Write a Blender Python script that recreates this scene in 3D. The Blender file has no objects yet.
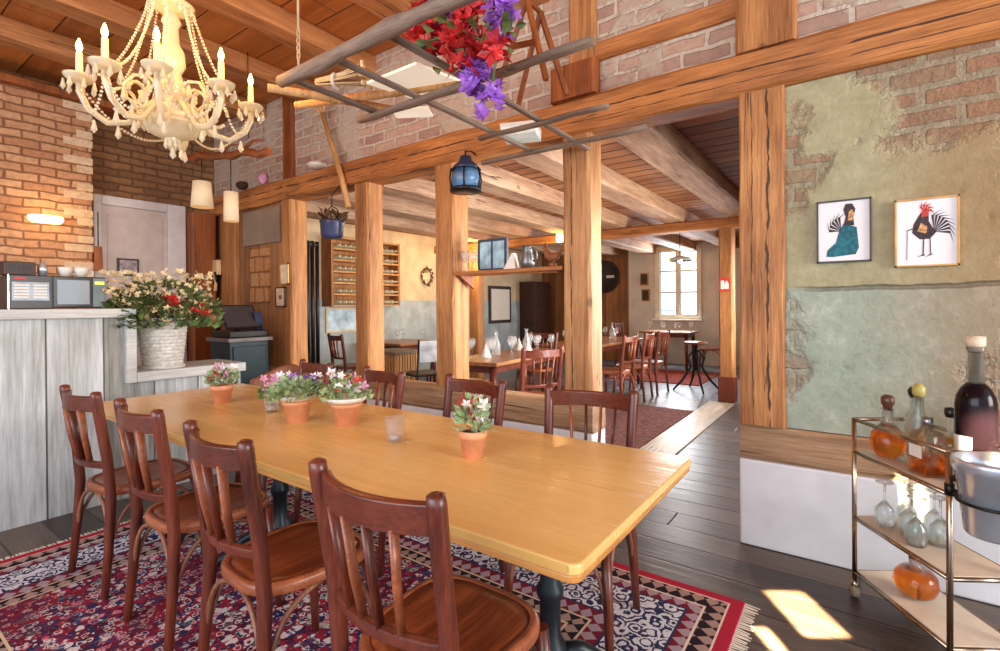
import bpy, bmesh, math, random
from mathutils import Vector, Matrix, Euler
random.seed(7)
S = bpy.context.scene
COL = S.collection
PI = math.pi
R = math.radians
sin, cos = math.sin, math.cos

# ------------------------------------------------------------------ colour + node helpers
def lin(c):
    return tuple(((v / 255) / 12.92 if v / 255 <= .04045 else ((v / 255 + .055) / 1.055) ** 2.4) for v in c)

def rgba(c):
    return lin(c) + (1.0,)

class NT:
    def __init__(self, name):
        self.m = bpy.data.materials.new(name)
        self.m.use_nodes = True
        self.t = self.m.node_tree
        self.b = self.t.nodes['Principled BSDF']
        self.out = self.t.nodes['Material Output']

    def n(self, typ, ins=None, **at):
        nd = self.t.nodes.new(typ)
        for k, v in at.items():
            setattr(nd, k, v)
        for k, v in (ins or {}).items():
            self.set(nd.inputs[k], v)
        return nd

    def set(self, sock, v):
        if isinstance(v, bpy.types.NodeSocket):
            self.t.links.new(v, sock)
        else:
            sock.default_value = v

    def math(self, op, a, b=0.0, c=None, clamp=False):
        nd = self.n('ShaderNodeMath', operation=op, use_clamp=clamp)
        self.set(nd.inputs[0], a)
        self.set(nd.inputs[1], b)
        if c is not None:
            self.set(nd.inputs[2], c)
        return nd.outputs[0]

    def ramp(self, fac, stops, interp='LINEAR'):
        nd = self.n('ShaderNodeValToRGB', {'Fac': fac})
        cr = nd.color_ramp
        cr.interpolation = interp
        while len(cr.elements) < len(stops):
            cr.elements.new(.5)
        for e, (p, c) in zip(cr.elements, stops):
            e.position = p
            e.color = rgba(c) if len(c) == 3 else c
        return nd.outputs['Color']

    def mix(self, fac, a, b, blend='MIX'):
        nd = self.n('ShaderNodeMix', data_type='RGBA', blend_type=blend)
        self.set(nd.inputs['Factor'], fac)
        self.set(nd.inputs[6], rgba(a) if isinstance(a, tuple) else a)
        self.set(nd.inputs[7], rgba(b) if isinstance(b, tuple) else b)
        return nd.outputs[2]

    def step(self, v, lo, hi):
        nd = self.n('ShaderNodeMapRange', {'Value': v, 'From Min': lo, 'From Max': hi}, interpolation_type='SMOOTHSTEP')
        return nd.outputs[0]

    def obj(self):
        return self.n('ShaderNodeTexCoord').outputs['Object']

    def xyz(self, v):
        return self.n('ShaderNodeSeparateXYZ', {0: v}).outputs

    def comb(self, x, y, z):
        nd = self.n('ShaderNodeCombineXYZ')
        for i, v in enumerate((x, y, z)):
            self.set(nd.inputs[i], v)
        return nd.outputs[0]

    def noise(self, v, scale, detail=4, rough=.55, dist=0.0):
        return self.n('ShaderNodeTexNoise', {'Vector': v, 'Scale': scale, 'Detail': detail, 'Roughness': rough, 'Distortion': dist}).outputs['Fac']

    def scale(self, v, s):
        return self.n('ShaderNodeVectorMath', {0: v, 1: s}, operation='MULTIPLY').outputs[0]

    def add(self, v, s):
        return self.n('ShaderNodeVectorMath', {0: v, 1: s}, operation='ADD').outputs[0]

    def bump(self, h, strength=.4, dist=.02):
        nd = self.n('ShaderNodeBump', {'Height': h, 'Strength': strength, 'Distance': dist})
        self.t.links.new(nd.outputs[0], self.b.inputs['Normal'])

    def col(self, c):
        self.set(self.b.inputs['Base Color'], rgba(c) if isinstance(c, tuple) else c)

    def p(self, **k):
        for a, v in k.items():
            self.set(self.b.inputs[a.replace('_', ' ')], v)
        return self

def plain(name, c, rough=.5, metal=0, var=.12, nscale=9, **k):
    t = NT(name)
    o = t.obj()
    f = t.noise(o, nscale, 5)
    d = tuple(max(0, v * (1 - var)) for v in c)
    l = tuple(min(255, v * (1 + var)) for v in c)
    t.col(t.ramp(f, [(.3, d), (.7, l)]))
    t.p(Roughness=rough, Metallic=metal, **k)
    return t.m

def wood(name, axis, light, dark, crack=(50, 26, 12), rough=.6, sc=1.0, crack_amt=1.0, var=True, bump=.35, knots=True, along=.06, lines=()):
    t = NT(name)
    o = t.obj()
    if var:
        r = t.n('ShaderNodeObjectInfo').outputs['Random']
        o = t.add(o, t.comb(t.math('MULTIPLY', r, 7.3), t.math('MULTIPLY', r, 3.1), t.math('MULTIPLY', r, 5.7)))
    def st(a):
        s = [1, 1, 1]
        s['XYZ'.index(axis)] = a
        return tuple(s)
    g1 = t.noise(t.scale(o, st(along * 1.6)), 9 * sc, 6, .6, .8)
    g2 = t.noise(t.scale(o, st(along * .8)), 85 * sc, 5, .7, .2)
    big = t.noise(o, 1.7 * sc, 3)
    f = t.math('ADD', t.math('MULTIPLY', g1, .48), t.math('ADD', t.math('MULTIPLY', g2, .42), t.math('MULTIPLY', big, .16)))
    mid = tuple((a + b) / 2 for a, b in zip(light, dark))
    c = t.ramp(f, [(.41, dark), (.52, mid), (.64, light)])
    ck = t.noise(t.scale(o, st(along * .45)), 11 * sc, 3, .5, .3)
    cm = t.math('SUBTRACT', 1.0, t.step(t.math('ABSOLUTE', t.math('SUBTRACT', ck, .5)), 0.0, .009))
    brk = t.step(t.noise(t.scale(o, st(.4)), 3, 2), .5, .6)
    cm = t.math('MULTIPLY', t.math('MULTIPLY', cm, brk), crack_amt)
    c = t.mix(cm, c, crack)
    if knots:
        vo = t.n('ShaderNodeTexVoronoi', {'Vector': t.scale(o, st(.7)), 'Scale': 2.6 * sc})
        km = t.math('SUBTRACT', 1.0, t.step(vo.outputs['Distance'], .03, .085))
        c = t.mix(t.math('MULTIPLY', km, .55), c, crack)
    XO = t.xyz(t.obj())
    for ax, val, wid, wob in lines:           # one long drying crack: across-axis, position, half width, wander
        wv = t.n('ShaderNodeTexNoise', {'W': XO['XYZ'.index(axis)], 'Scale': 2.2, 'Detail': 4.0, 'Roughness': .6}, noise_dimensions='1D').outputs['Fac']
        dd = t.math('ABSOLUTE', t.math('SUBTRACT', XO['XYZ'.index(ax)], t.math('ADD', val, t.math('MULTIPLY', t.math('SUBTRACT', wv, .5), wob))))
        wd = t.math('MULTIPLY', t.step(t.n('ShaderNodeTexNoise', {'W': XO['XYZ'.index(axis)], 'Scale': 5.0, 'Detail': 2.0}, noise_dimensions='1D').outputs['Fac'], .3, .6), wid)
        lm = t.math('LESS_THAN', dd, wd)
        c = t.mix(t.math('MULTIPLY', lm, .9), c, (44, 22, 10))
        cm = t.math('MAXIMUM', cm, lm)
    t.col(c)
    t.p(Roughness=rough)
    t.bump(t.math('SUBTRACT', t.math('MULTIPLY', f, .8), cm), bump, .015)
    return t.m

def planks(name, across, along, width, light, dark, gap=(40, 24, 14), rough=.6, gapw=.03, grain=1.0, spec=.5, seam=0, offset=0.0, vary=.6):
    """boards laid side by side: across / along are axis letters"""
    t = NT(name)
    o = t.obj()
    X = t.xyz(o)
    u = t.math('DIVIDE', t.math('ADD', X['XYZ'.index(across)], offset), width)
    i = t.math('FLOOR', u)
    fr = t.math('FRACT', u)
    rnd = t.n('ShaderNodeTexWhiteNoise', {'W': i}, noise_dimensions='1D').outputs['Value']
    s = [1, 1, 1]
    s['XYZ'.index(along)] = .07
    sh = [0, 0, 0]
    sh['XYZ'.index(along)] = 1
    ov = t.add(o, t.n('ShaderNodeVectorMath', {0: tuple(sh), 'Scale': t.math('MULTIPLY', rnd, 17.0)}, operation='SCALE').outputs[0])
    g = t.noise(t.scale(ov, tuple(s)), 11 * grain, 6, .62, .7)
    g2 = t.noise(t.scale(ov, tuple(s)), 60 * grain, 3, .6)
    big = t.noise(o, 1.1, 3)
    f = t.math('ADD', t.math('MULTIPLY', g, .5), t.math('ADD', t.math('MULTIPLY', g2, .25), t.math('MULTIPLY', big, .25)))
    f = t.math('ADD', f, t.math('MULTIPLY', t.math('SUBTRACT', rnd, .5), vary * .3))
    mid = tuple((a + b) / 2 for a, b in zip(light, dark))
    c = t.ramp(f, [(.36, dark), (.5, mid), (.66, light)])
    gm = t.math('SUBTRACT', 1.0, t.step(t.math('MINIMUM', fr, t.math('SUBTRACT', 1.0, fr)), gapw * .3, gapw))
    if seam:
        w = t.math('FRACT', t.math('ADD', t.math('DIVIDE', X['XYZ'.index(along)], seam), t.math('MULTIPLY', rnd, 5.0)))
        sm = t.math('SUBTRACT', 1.0, t.step(w, .001, .006))
        gm = t.math('MAXIMUM', gm, sm)
    c = t.mix(gm, c, gap)
    t.col(c)
    t.set(t.b.inputs['Roughness'], t.math('ADD', rough, t.math('MULTIPLY', t.math('SUBTRACT', g, .5), .3)))
    t.b.inputs['Specular IOR Level'].default_value = spec
    t.bump(t.math('SUBTRACT', t.math('MULTIPLY', f, .6), gm), .5, .015)
    return t.m

def brick_nodes(t, u, v, bw, bh, c1, c2, mortar, msize=.012, patch=None):
    o = t.comb(u, v, 0.0)
    wob = t.n('ShaderNodeTexNoise', {'Vector': o, 'Scale': 5.0, 'Detail': 3.0}).outputs['Color']
    o2 = t.add(o, t.scale(t.add(wob, (-.5, -.5, -.5)), (.05, .045, 0)))
    br = t.n('ShaderNodeTexBrick', {'Vector': o2, 'Color1': rgba(c1), 'Color2': rgba(c2), 'Mortar': rgba(mortar), 'Scale': 1.0,
                                    'Mortar Size': msize, 'Mortar Smooth': .35, 'Bias': 0.0, 'Brick Width': bw, 'Row Height': bh})
    n1 = t.noise(o, 22, 6, .65)
    n2 = t.noise(o, 3.5, 3)
    c = t.mix(t.step(n1, .35, .8), br.outputs['Color'], (70, 40, 26), 'MULTIPLY')
    c = t.mix(.45, br.outputs['Color'], c)
    c = t.mix(t.math('MULTIPLY', n2, .5), c, mortar, 'MIX')
    h = t.math('SUBTRACT', t.math('MULTIPLY', n1, .35), br.outputs['Fac'])
    if patch:
        pm = t.step(t.noise(o, 2.2, 5, .65), .5, .6)
        c = t.mix(t.math('MULTIPLY', pm, .8), c, t.mix(n1, patch, mortar))
        h = t.mix(t.math('MULTIPLY', pm, .8), h, n1)
    return c, h, n1, n2

def brick(name, ua, va, bw, bh, c1, c2, mortar, msize=.012, rough=.85, patch=None):
    t = NT(name)
    X = t.xyz(t.obj())
    c, h, a, b = brick_nodes(t, X['XYZ'.index(ua)], X['XYZ'.index(va)], bw, bh, c1, c2, mortar, msize, patch)
    t.col(c)
    t.p(Roughness=rough)
    t.bump(h, .7, .025)
    return t.m

def glass(name, c=(255, 255, 255), rough=0.02, ior=1.45, alpha=.35):
    """clear glass: refraction with part plain see-through so light still reaches what is behind"""
    t = NT(name)
    t.p(Base_Color=rgba(c), Roughness=rough, IOR=ior, Transmission_Weight=1.0)
    tr = t.n('ShaderNodeBsdfTransparent', {'Color': rgba(c)})
    mx = t.n('ShaderNodeMixShader', {0: alpha, 1: t.b.outputs[0], 2: tr.outputs[0]})
    t.t.links.new(mx.outputs[0], t.out.inputs['Surface'])
    return t.m

def bright_glass(name):
    t = NT(name)
    t.p(Base_Color=rgba((250, 252, 252)), Roughness=.04, IOR=1.4, Transmission_Weight=.55)
    tr = t.n('ShaderNodeBsdfTransparent', {'Color': rgba((252, 252, 252))})
    mx = t.n('ShaderNodeMixShader', {0: .76, 1: t.b.outputs[0], 2: tr.outputs[0]})
    t.t.links.new(mx.outputs[0], t.out.inputs['Surface'])
    return t.m

def emit(name, c, s):
    t = NT(name)
    t.p(Base_Color=rgba(c), Emission_Color=rgba(c), Emission_Strength=s)
    return t.m

# ------------------------------------------------------------------ mesh builder
class MB:
    def __init__(self):
        self.v, self.f, self.sm, self.mi = [], [], [], []

    def addv(self, vs):
        i = len(self.v)
        self.v += [tuple(p) for p in vs]
        return i

    def addf(self, f, smooth=False, mi=0):
        self.f.append(tuple(f))
        self.sm.append(smooth)
        self.mi.append(mi)

    def box(self, a, b, M=None, mi=0):
        (x0, y0, z0), (x1, y1, z1) = a, b
        vs = [Vector(p) for p in ((x0, y0, z0), (x1, y0, z0), (x1, y1, z0), (x0, y1, z0), (x0, y0, z1), (x1, y0, z1), (x1, y1, z1), (x0, y1, z1))]
        if M is not None:
            vs = [M @ p for p in vs]
        i = self.addv(vs)
        for f in ((0, 3, 2, 1), (4, 5, 6, 7), (0, 1, 5, 4), (1, 2, 6, 5), (2, 3, 7, 6), (3, 0, 4, 7)):
            self.addf([i + k for k in f], False, mi)
        return self

    def quad(self, pts, mi=0):
        i = self.addv(pts)
        self.addf(range(i, i + len(pts)), False, mi)
        return self

    def rings(self, rings, smooth=True, cap=True, closed=True, mi=0):
        n = len(rings[0])
        ids = [self.addv(r) for r in rings]
        for a, b in zip(ids, ids[1:]):
            for k in range(n if closed else n - 1):
                k2 = (k + 1) % n
                self.addf((a + k, a + k2, b + k2, b + k), smooth, mi)
        if cap and closed:
            self.addf([ids[0] + k for k in reversed(range(n))], False, mi)
            self.addf([ids[-1] + k for k in range(n)], False, mi)
        return self

    def tube(self, pts, r, seg=10, mi=0, flat=None, smooth=True):
        """swept tube; r a number or list; flat = (w, h) multipliers for an oval section"""
        pts = [Vector(p) for p in pts]
        n = len(pts)
        rr = r if isinstance(r, (list, tuple)) else [r] * n
        tan = []
        for i in range(n):
            d = pts[min(i + 1, n - 1)] - pts[max(i - 1, 0)]
            tan.append(d.normalized() if d.length > 1e-9 else Vector((0, 0, 1)))
        up = Vector((0, 0, 1)) if abs(tan[0].z) < .9 else Vector((1, 0, 0))
        side = tan[0].cross(up).normalized()
        rings = []
        for i in range(n):
            side = (side - tan[i] * side.dot(tan[i])).normalized()
            nor = side.cross(tan[i])
            fw, fh = flat or (1, 1)
            rings.append([pts[i] + side * (rr[i] * fw * cos(2 * PI * k / seg)) + nor * (rr[i] * fh * sin(2 * PI * k / seg)) for k in range(seg)])
        return self.rings(rings, smooth, mi=mi)

    def lathe(self, prof, c=(0, 0, 0), seg=20, M=None, mi=0, smooth=True, sy=1.0):
        rings = []
        for r, z in prof:
            r = max(r, 1e-4)
            ring = [Vector((c[0] + r * cos(2 * PI * k / seg), c[1] + r * sy * sin(2 * PI * k / seg), c[2] + z)) for k in range(seg)]
            if M is not None:
                ring = [M @ p for p in ring]
            rings.append(ring)
        return self.rings(rings, smooth, mi=mi)

    def prism(self, poly, y0, y1, axis='y', M=None, mi=0):
        """poly: list of (a, b); extruded along axis"""
        def pt(a, b, d):
            p = {'y': (a, d, b), 'x': (d, a, b), 'z': (a, b, d)}[axis]
            return M @ Vector(p) if M is not None else Vector(p)
        n = len(poly)
        i = self.addv([pt(a, b, y0) for a, b in poly] + [pt(a, b, y1) for a, b in poly])
        self.addf([i + k for k in range(n)], False, mi)
        self.addf([i + n + k for k in reversed(range(n))], False, mi)
        for k in range(n):
            k2 = (k + 1) % n
            self.addf((i + k, i + n + k, i + n + k2, i + k2), False, mi)
        return self

    def sphere(self, c, r, seg=10, rg=6, mi=0, sz=1.0):
        prof = [(r * sin(PI * k / rg), -r * sz * cos(PI * k / rg)) for k in range(rg + 1)]
        return self.lathe(prof, c, seg, mi=mi)

    def build(self, name, mat, parent=None, bevel=0, seg=2, loc=None):
        me = bpy.data.meshes.new(name)
        me.from_pydata([tuple(p) for p in self.v], [], self.f)
        me.polygons.foreach_set('use_smooth', self.sm)
        me.polygons.foreach_set('material_index', self.mi)
        for m in (mat if isinstance(mat, (list, tuple)) else [mat]):
            me.materials.append(m)
        bm = bmesh.new()
        bm.from_mesh(me)
        bmesh.ops.recalc_face_normals(bm, faces=bm.faces)
        bm.to_mesh(me)
        bm.free()
        o = bpy.data.objects.new(name, me)
        COL.objects.link(o)
        if parent is not None:
            o.parent = parent
        if loc is not None:
            o.location = loc
        if bevel:
            b = o.modifiers.new('bevel', 'BEVEL')
            b.width = bevel
            b.segments = seg
            b.limit_method = 'ANGLE'
            b.angle_limit = R(35)
        return o

def box(name, a, b, mat, parent=None, bevel=0, M=None):
    return MB().box(a, b, M).build(name, mat, parent, bevel)

def tag(o, label, cat, group=None, kind=None):
    if label:
        o['label'] = label
    if cat:
        o['category'] = cat
    if group:
        o['group'] = group
    if kind:
        o['kind'] = kind
    return o

def struct(o, label=None):
    o['kind'] = 'structure'
    if label:
        o['label'] = label
    return o

def thing(name, label, cat, loc=(0, 0, 0), rz=0, group=None):
    o = bpy.data.objects.new(name, None)
    COL.objects.link(o)
    o.empty_display_size = .1
    o.location = loc
    o.rotation_euler = (0, 0, rz)
    return tag(o, label, cat, group)

def dup(root, loc, rz=None, label=None, group=None, parent=None, scale=None):
    r = root.copy()
    COL.objects.link(r)
    r.location = loc
    if rz is not None:
        r.rotation_euler = (0, 0, rz)
    if scale is not None:
        r.scale = (scale, scale, scale) if not isinstance(scale, tuple) else scale
    if label:
        r['label'] = label
    if group:
        r['group'] = group
    for ch in list(root.children):
        c = ch.copy()
        COL.objects.link(c)
        c.parent = r
        for g in list(ch.children):
            d = g.copy()
            COL.objects.link(d)
            d.parent = c
    return r

def hewn(name, a, b, axis, mat, jit=.008, n=None, cham=.018):
    """a hand-hewn timber: chamfered section swept along an axis with small irregularities"""
    ax = 'xyz'.index(axis)
    o1, o2 = [k for k in range(3) if k != ax]
    L = b[ax] - a[ax]
    n = n or max(4, int(L / .22))
    rnd = random.Random(sum(map(ord, name)) + int(a[0] * 100) + int(a[1] * 37))
    lo = [a[o1], a[o2]]
    hi = [b[o1], b[o2]]
    base = [(lo[0] + cham, lo[1]), (hi[0] - cham, lo[1]), (hi[0], lo[1] + cham), (hi[0], hi[1] - cham), (hi[0] - cham, hi[1]), (lo[0] + cham, hi[1]), (lo[0], hi[1] - cham), (lo[0], lo[1] + cham)]
    cx, cy = (lo[0] + hi[0]) / 2, (lo[1] + hi[1]) / 2
    rings = []
    for i in range(n + 1):
        ring = []
        for p, q in base:
            j = jit if 0 < i < n else jit * .4
            v = [0, 0, 0]
            v[ax] = a[ax] + L * i / n
            dp, dq = rnd.uniform(-j, 0), rnd.uniform(-j, 0)
            v[o1] = p + (dp if p > cx else -dp)
            v[o2] = q + (dq if q > cy else -dq)
            ring.append(tuple(v))
        rings.append(ring)
    m = MB()
    m.rings(rings, smooth=False)
    return m.build(name, mat)

def arc(p0, p1, p2, n=8):
    p0, p1, p2 = Vector(p0), Vector(p1), Vector(p2)
    return [p0 * (1 - t) ** 2 + p1 * 2 * t * (1 - t) + p2 * t * t for t in [i / n for i in range(n + 1)]]

# ------------------------------------------------------------------ materials
HONEY, HONEY_D = (226, 166, 100), (150, 88, 42)
M = {}
M['post'] = wood('post_wood', 'Z', (206, 146, 86), (136, 84, 42), rough=.62)
M['post_old'] = wood('post_wood_old', 'Z', (202, 142, 84), (134, 80, 40), rough=.62, crack_amt=1.0)
M['post_cracked'] = wood('post_wood_cracked', 'Z', (214, 152, 90), (136, 82, 40), rough=.62, lines=(('X', -.365, .007, .06), ('X', -.44, .003, .03)))
M['post_split'] = wood('post_wood_split', 'Z', (202, 148, 94), (134, 86, 48), rough=.62, lines=(('X', -1.525, .005, .03),))
M['beam_main'] = wood('beam_main_wood', 'X', (214, 142, 78), (138, 82, 38), rough=.6, lines=(('Z', 2.552, .006, .03), ('Z', 2.49, .003, .04)))
M['post_dark'] = wood('post_wood_dark', 'Z', (168, 92, 36), (104, 50, 16), rough=.55)
M['beam_x'] = wood('beam_wood', 'X', (210, 138, 76), (140, 82, 38), rough=.6)
M['beam_y'] = wood('joist_wood', 'Y', (204, 142, 88), (140, 86, 46), rough=.62)
M['joist_pale'] = wood('joist_pale', 'Y', (206, 172, 142), (146, 106, 80), rough=.7)
M['sill'] = wood('sill_wood', 'X', (196, 160, 122), (134, 98, 70), rough=.7)
M['red_base'] = wood('painted_base', 'Z', (138, 62, 30), (96, 36, 16), rough=.5, crack_amt=.3)
M['ceil_front'] = planks('ceiling_boards', 'Y', 'X', .3, (206, 130, 62), (150, 84, 34), gap=(60, 28, 8), rough=.6, gapw=.025, seam=1.7)
M['ceil_back'] = planks('ceiling_boards_back', 'Y', 'X', .19, (198, 138, 92), (128, 78, 48), gap=(38, 20, 12), rough=.7, gapw=.09)
M['floor'] = planks('floor_boards', 'Y', 'X', .21, (104, 88, 76), (54, 42, 34), gap=(26, 20, 17), rough=.36, gapw=.03, seam=2.3, vary=.9)
M['floor_back'] = planks('floor_boards_back', 'X', 'Y', .2, (126, 128, 136), (84, 86, 96), gap=(50, 48, 50), rough=.4, gapw=.03)  # blue-grey tint carries the sky's reflection on the grey floor
M['strip'] = wood('threshold_wood', 'Y', (208, 194, 172), (150, 134, 116), rough=.4, knots=False)
M['plankwall'] = planks('wall_boards', 'X', 'Z', .17, (184, 128, 78), (118, 76, 42), gap=(52, 30, 16), rough=.65)
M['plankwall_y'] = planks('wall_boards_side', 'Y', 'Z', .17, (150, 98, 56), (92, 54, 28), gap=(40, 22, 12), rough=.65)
M['brick_tan'] = brick('brick_tan', 'Y', 'Z', .24, .078, (240, 190, 144), (204, 144, 102), (150, 102, 70), .01)
M['brick_brown'] = brick('brick_brown', 'Y', 'Z', .25, .078, (166, 118, 76), (132, 92, 58), (108, 76, 50), .012)
M['brick_pink'] = brick('brick_pink', 'X', 'Z', .27, .092, (206, 164, 138), (160, 114, 98), (212, 196, 176), .016, patch=(176, 160, 138))

def plaster_mat():
    t = NT('old_plaster')
    o = t.obj()
    X = t.xyz(o)
    bc, bh, n1, n2 = brick_nodes(t, X[0], X[2], .26, .095, (170, 108, 78), (134, 78, 58), (182, 168, 142), .02)
    n = t.noise(o, 3.2, 6, .6)
    nb = t.math('ADD', t.math('MULTIPLY', t.noise(o, 4.5, 6, .7), .6), t.math('MULTIPLY', t.noise(o, 26, 5, .7), .4))
    f1 = t.math('MULTIPLY', t.math('SUBTRACT', X[0], .44), 2.6)
    f2 = t.math('MINIMUM', t.math('MULTIPLY', t.math('SUBTRACT', X[2], 1.97), 3.0), t.math('MULTIPLY', t.math('ADD', X[0], .0), 3.0))
    f3 = t.math('MINIMUM', t.math('SUBTRACT', .35, t.math('MULTIPLY', t.math('ABSOLUTE', t.math('SUBTRACT', X[2], 1.97)), 6.0)),
                t.math('MULTIPLY', t.math('SUBTRACT', -.1, X[0]), 4.0))
    f4 = t.math('SUBTRACT', .25, t.math('MULTIPLY', t.math('ADD', X[0], .3), 6.0))
    f = t.math('MAXIMUM', t.math('MAXIMUM', f1, f2), t.math('MAXIMUM', f3, t.math('SUBTRACT', t.math('MULTIPLY', f4, .2), .12)))
    f = t.math('ADD', f, t.math('MULTIPLY', t.math('SUBTRACT', n, .5), 2.6))
    mask = t.math('MULTIPLY', t.step(f, -.1, .3), t.math('ADD', .45, t.math('MULTIPLY', t.step(nb, .38, .6), .45)))
    upper = t.ramp(nb, [(.3, (128, 122, 90)), (.42, (164, 156, 120)), (.55, (176, 170, 134)), (.7, (198, 186, 150))])
    lower = t.ramp(nb, [(.3, (122, 132, 112)), (.42, (154, 166, 148)), (.55, (168, 178, 160)), (.7, (204, 206, 192))])
    zz = t.math('ADD', X[2], t.math('MULTIPLY', t.math('SUBTRACT', n, .5), .05))
    pc = t.mix(t.step(zz, 1.365, 1.385), lower, upper)
    warm = t.step(t.math('ADD', X[0], t.math('MULTIPLY', n, .4)), .1, .75)
    pc = t.mix(t.math('MULTIPLY', warm, .6), pc, (150, 104, 62))  # browner towards the right: warm, dim light put into the plaster colour
    ledge = t.math('MULTIPLY', t.math('SUBTRACT', 1.0, t.step(t.math('ABSOLUTE', t.math('SUBTRACT', zz, 1.37)), .003, .016)), t.step(X[0], -.32, -.1))
    crk = t.math('SUBTRACT', 1.0, t.step(t.math('ABSOLUTE', t.math('SUBTRACT', t.noise(o, 2.1, 3, .5, 1.2), .5)), .001, .008))
    pc = t.mix(t.math('MULTIPLY', t.math('MAXIMUM', ledge, t.math('MULTIPLY', crk, .0)), .5), pc, (78, 64, 44))
    stain = t.step(t.noise(o, 5, 6, .7), .62, .7)
    pc = t.mix(t.math('MULTIPLY', stain, .3), pc, (206, 208, 194))
    t.col(t.mix(mask, pc, bc))
    t.p(Roughness=.9)
    hp = t.math('ADD', t.math('MULTIPLY', nb, .5), t.math('SUBTRACT', .9, t.math('MULTIPLY', ledge, .6)))
    hm = t.math('ADD', t.math('MULTIPLY', hp, t.math('SUBTRACT', 1.0, mask)), t.math('MULTIPLY', bh, t.math('MULTIPLY', mask, .7)))
    t.bump(hm, .8, .03)
    return t.m

M['plaster'] = plaster_mat()
M['white_plinth'] = plain('white_plinth', (232, 234, 238), .7, var=.03, nscale=5)
M['cream_wall'] = plain('cream_wall', (214, 190, 156), .85, var=.1, nscale=3)
M['white_wall'] = plain('white_wall', (226, 220, 210), .85, var=.05, nscale=3)
M['blue_dado'] = plain('blue_dado', (172, 184, 186), .8, var=.1, nscale=4)
M['door_paint'] = plain('door_paint', (216, 208, 206), .55, var=.04)
M['gray_plaster'] = plain('gray_plaster', (150, 128, 108), .85, var=.08, nscale=4)
M['whitewash'] = planks('whitewashed_boards', 'Y', 'Z', .29, (212, 220, 222), (122, 122, 114), gap=(84, 84, 78), rough=.6, gapw=.022, grain=1.1)
M['whitewash_top'] = wood('whitewashed_top', 'Y', (212, 214, 212), (168, 172, 168), crack=(110, 108, 100), rough=.5, knots=False, crack_amt=.5)
M['table'] = planks('table_top', 'Y', 'X', .455, (246, 208, 136), (228, 182, 106), gap=(214, 166, 92), rough=.24, gapw=.004, grain=.9, vary=.15)
M['table_edge'] = wood('table_edge', 'X', (222, 164, 88), (184, 122, 58), crack=(120, 70, 24), rough=.35, knots=False, crack_amt=.5)
M['iron'] = plain('painted_iron', (30, 40, 46), .38, .4)
M['black'] = plain('black_metal', (24, 22, 22), .4, .3)
M['chair'] = wood('chair_mahogany', 'Z', (128, 60, 40), (66, 28, 20), crack=(40, 14, 10), rough=.3, knots=False, crack_amt=.4, sc=1.5, bump=.12)
M['chair_x'] = wood('chair_mahogany_rail', 'X', (118, 54, 36), (70, 30, 20), crack=(40, 14, 10), rough=.3, knots=False, crack_amt=.3, sc=1.5, bump=.12)
M['chair_seat'] = wood('chair_seat_wood', 'Y', (156, 80, 44), (96, 44, 24), crack=(60, 24, 14), rough=.28, knots=False, crack_amt=.4, sc=1.3, bump=.1)
M['chair_edge'] = wood('chair_edge_wood', 'X', (176, 104, 66), (122, 62, 38), crack=(70, 36, 22), rough=.32, knots=False, crack_amt=.3, sc=1.5, bump=.1)
M['chair_worn'] = wood('chair_worn_wood', 'Z', (158, 106, 78), (108, 62, 44), crack=(80, 50, 34), rough=.45, knots=False, crack_amt=.3, sc=1.5, bump=.12)
M['terracotta'] = plain('terracotta', (234, 164, 122), .75, var=.1, nscale=14)
M['white_glaze'] = plain('white_glaze', (232, 226, 216), .4, var=.03)
M['soil'] = plain('soil', (60, 42, 30), .95, var=.3, nscale=60)
M['leaf'] = plain('leaf', (104, 136, 72), .5, var=.35, nscale=26)
M['leaf_pale'] = plain('leaf_pale', (146, 168, 122), .55, var=.3, nscale=26)
M['leaf_dark'] = plain('leaf_dark', (84, 96, 54), .5, var=.45, nscale=18)
M['cream_flower'] = plain('cream_flower', (226, 206, 158), .6, var=.12, nscale=40)
M['red'] = plain('red_petal', (206, 44, 46), .5, var=.2, nscale=30)
M['purple'] = plain('purple_petal', (150, 92, 190), .5, var=.2, nscale=30)
M['pink'] = plain('pink_petal', (230, 160, 190), .5, var=.15, nscale=30)
M['white_petal'] = plain('white_petal', (238, 234, 230), .5, var=.05, nscale=30)
M['glass'] = glass('clear_glass', (244, 248, 248), .02, 1.45, .45)
M['glass_thin'] = bright_glass('far_glass')
M['tumbler'] = bright_glass('tumbler_glass')
M['crystal'] = None
M['chrome'] = plain('chrome', (208, 216, 226), .2, .65, var=.04)
M['brass'] = plain('brushed_steel', (176, 160, 140), .24, 1.0, var=.06)
M['rack_wood'] = wood('rack_grey_wood', 'X', (158, 136, 118), (108, 86, 70), rough=.7, sc=1.4, crack_amt=.5, knots=False)
M['rack_rung'] = wood('rack_rung_wood', 'Y', (158, 138, 122), (104, 86, 74), rough=.7, sc=1.4, crack_amt=.5, knots=False)
M['pole'] = wood('pole_wood', 'Z', (226, 176, 116), (178, 122, 68), rough=.6, knots=False)
M['paper'] = plain('paper', (240, 232, 218), .8, var=.02)
M['frame_gold'] = plain('frame_gold', (196, 146, 72), .45, .2, var=.15)
M['frame_dark'] = plain('frame_dark', (50, 34, 26), .45, var=.2)

def crystal_mat():
    t = NT('warm_crystal')
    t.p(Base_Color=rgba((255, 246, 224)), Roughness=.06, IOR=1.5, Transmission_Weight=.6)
    t.p(Emission_Color=rgba((255, 214, 140)), Emission_Strength=.07)  # slight glow put into the crystal itself, beyond what the bulbs give
    return t.m
M['crystal'] = crystal_mat()

# ------------------------------------------------------------------ the shell of the two rooms
Y0 = 2.96     # front plane of the timber row between the rooms
XL, XR, YB, YF = -6.5, 3.2, 11.0, -3.0

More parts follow.
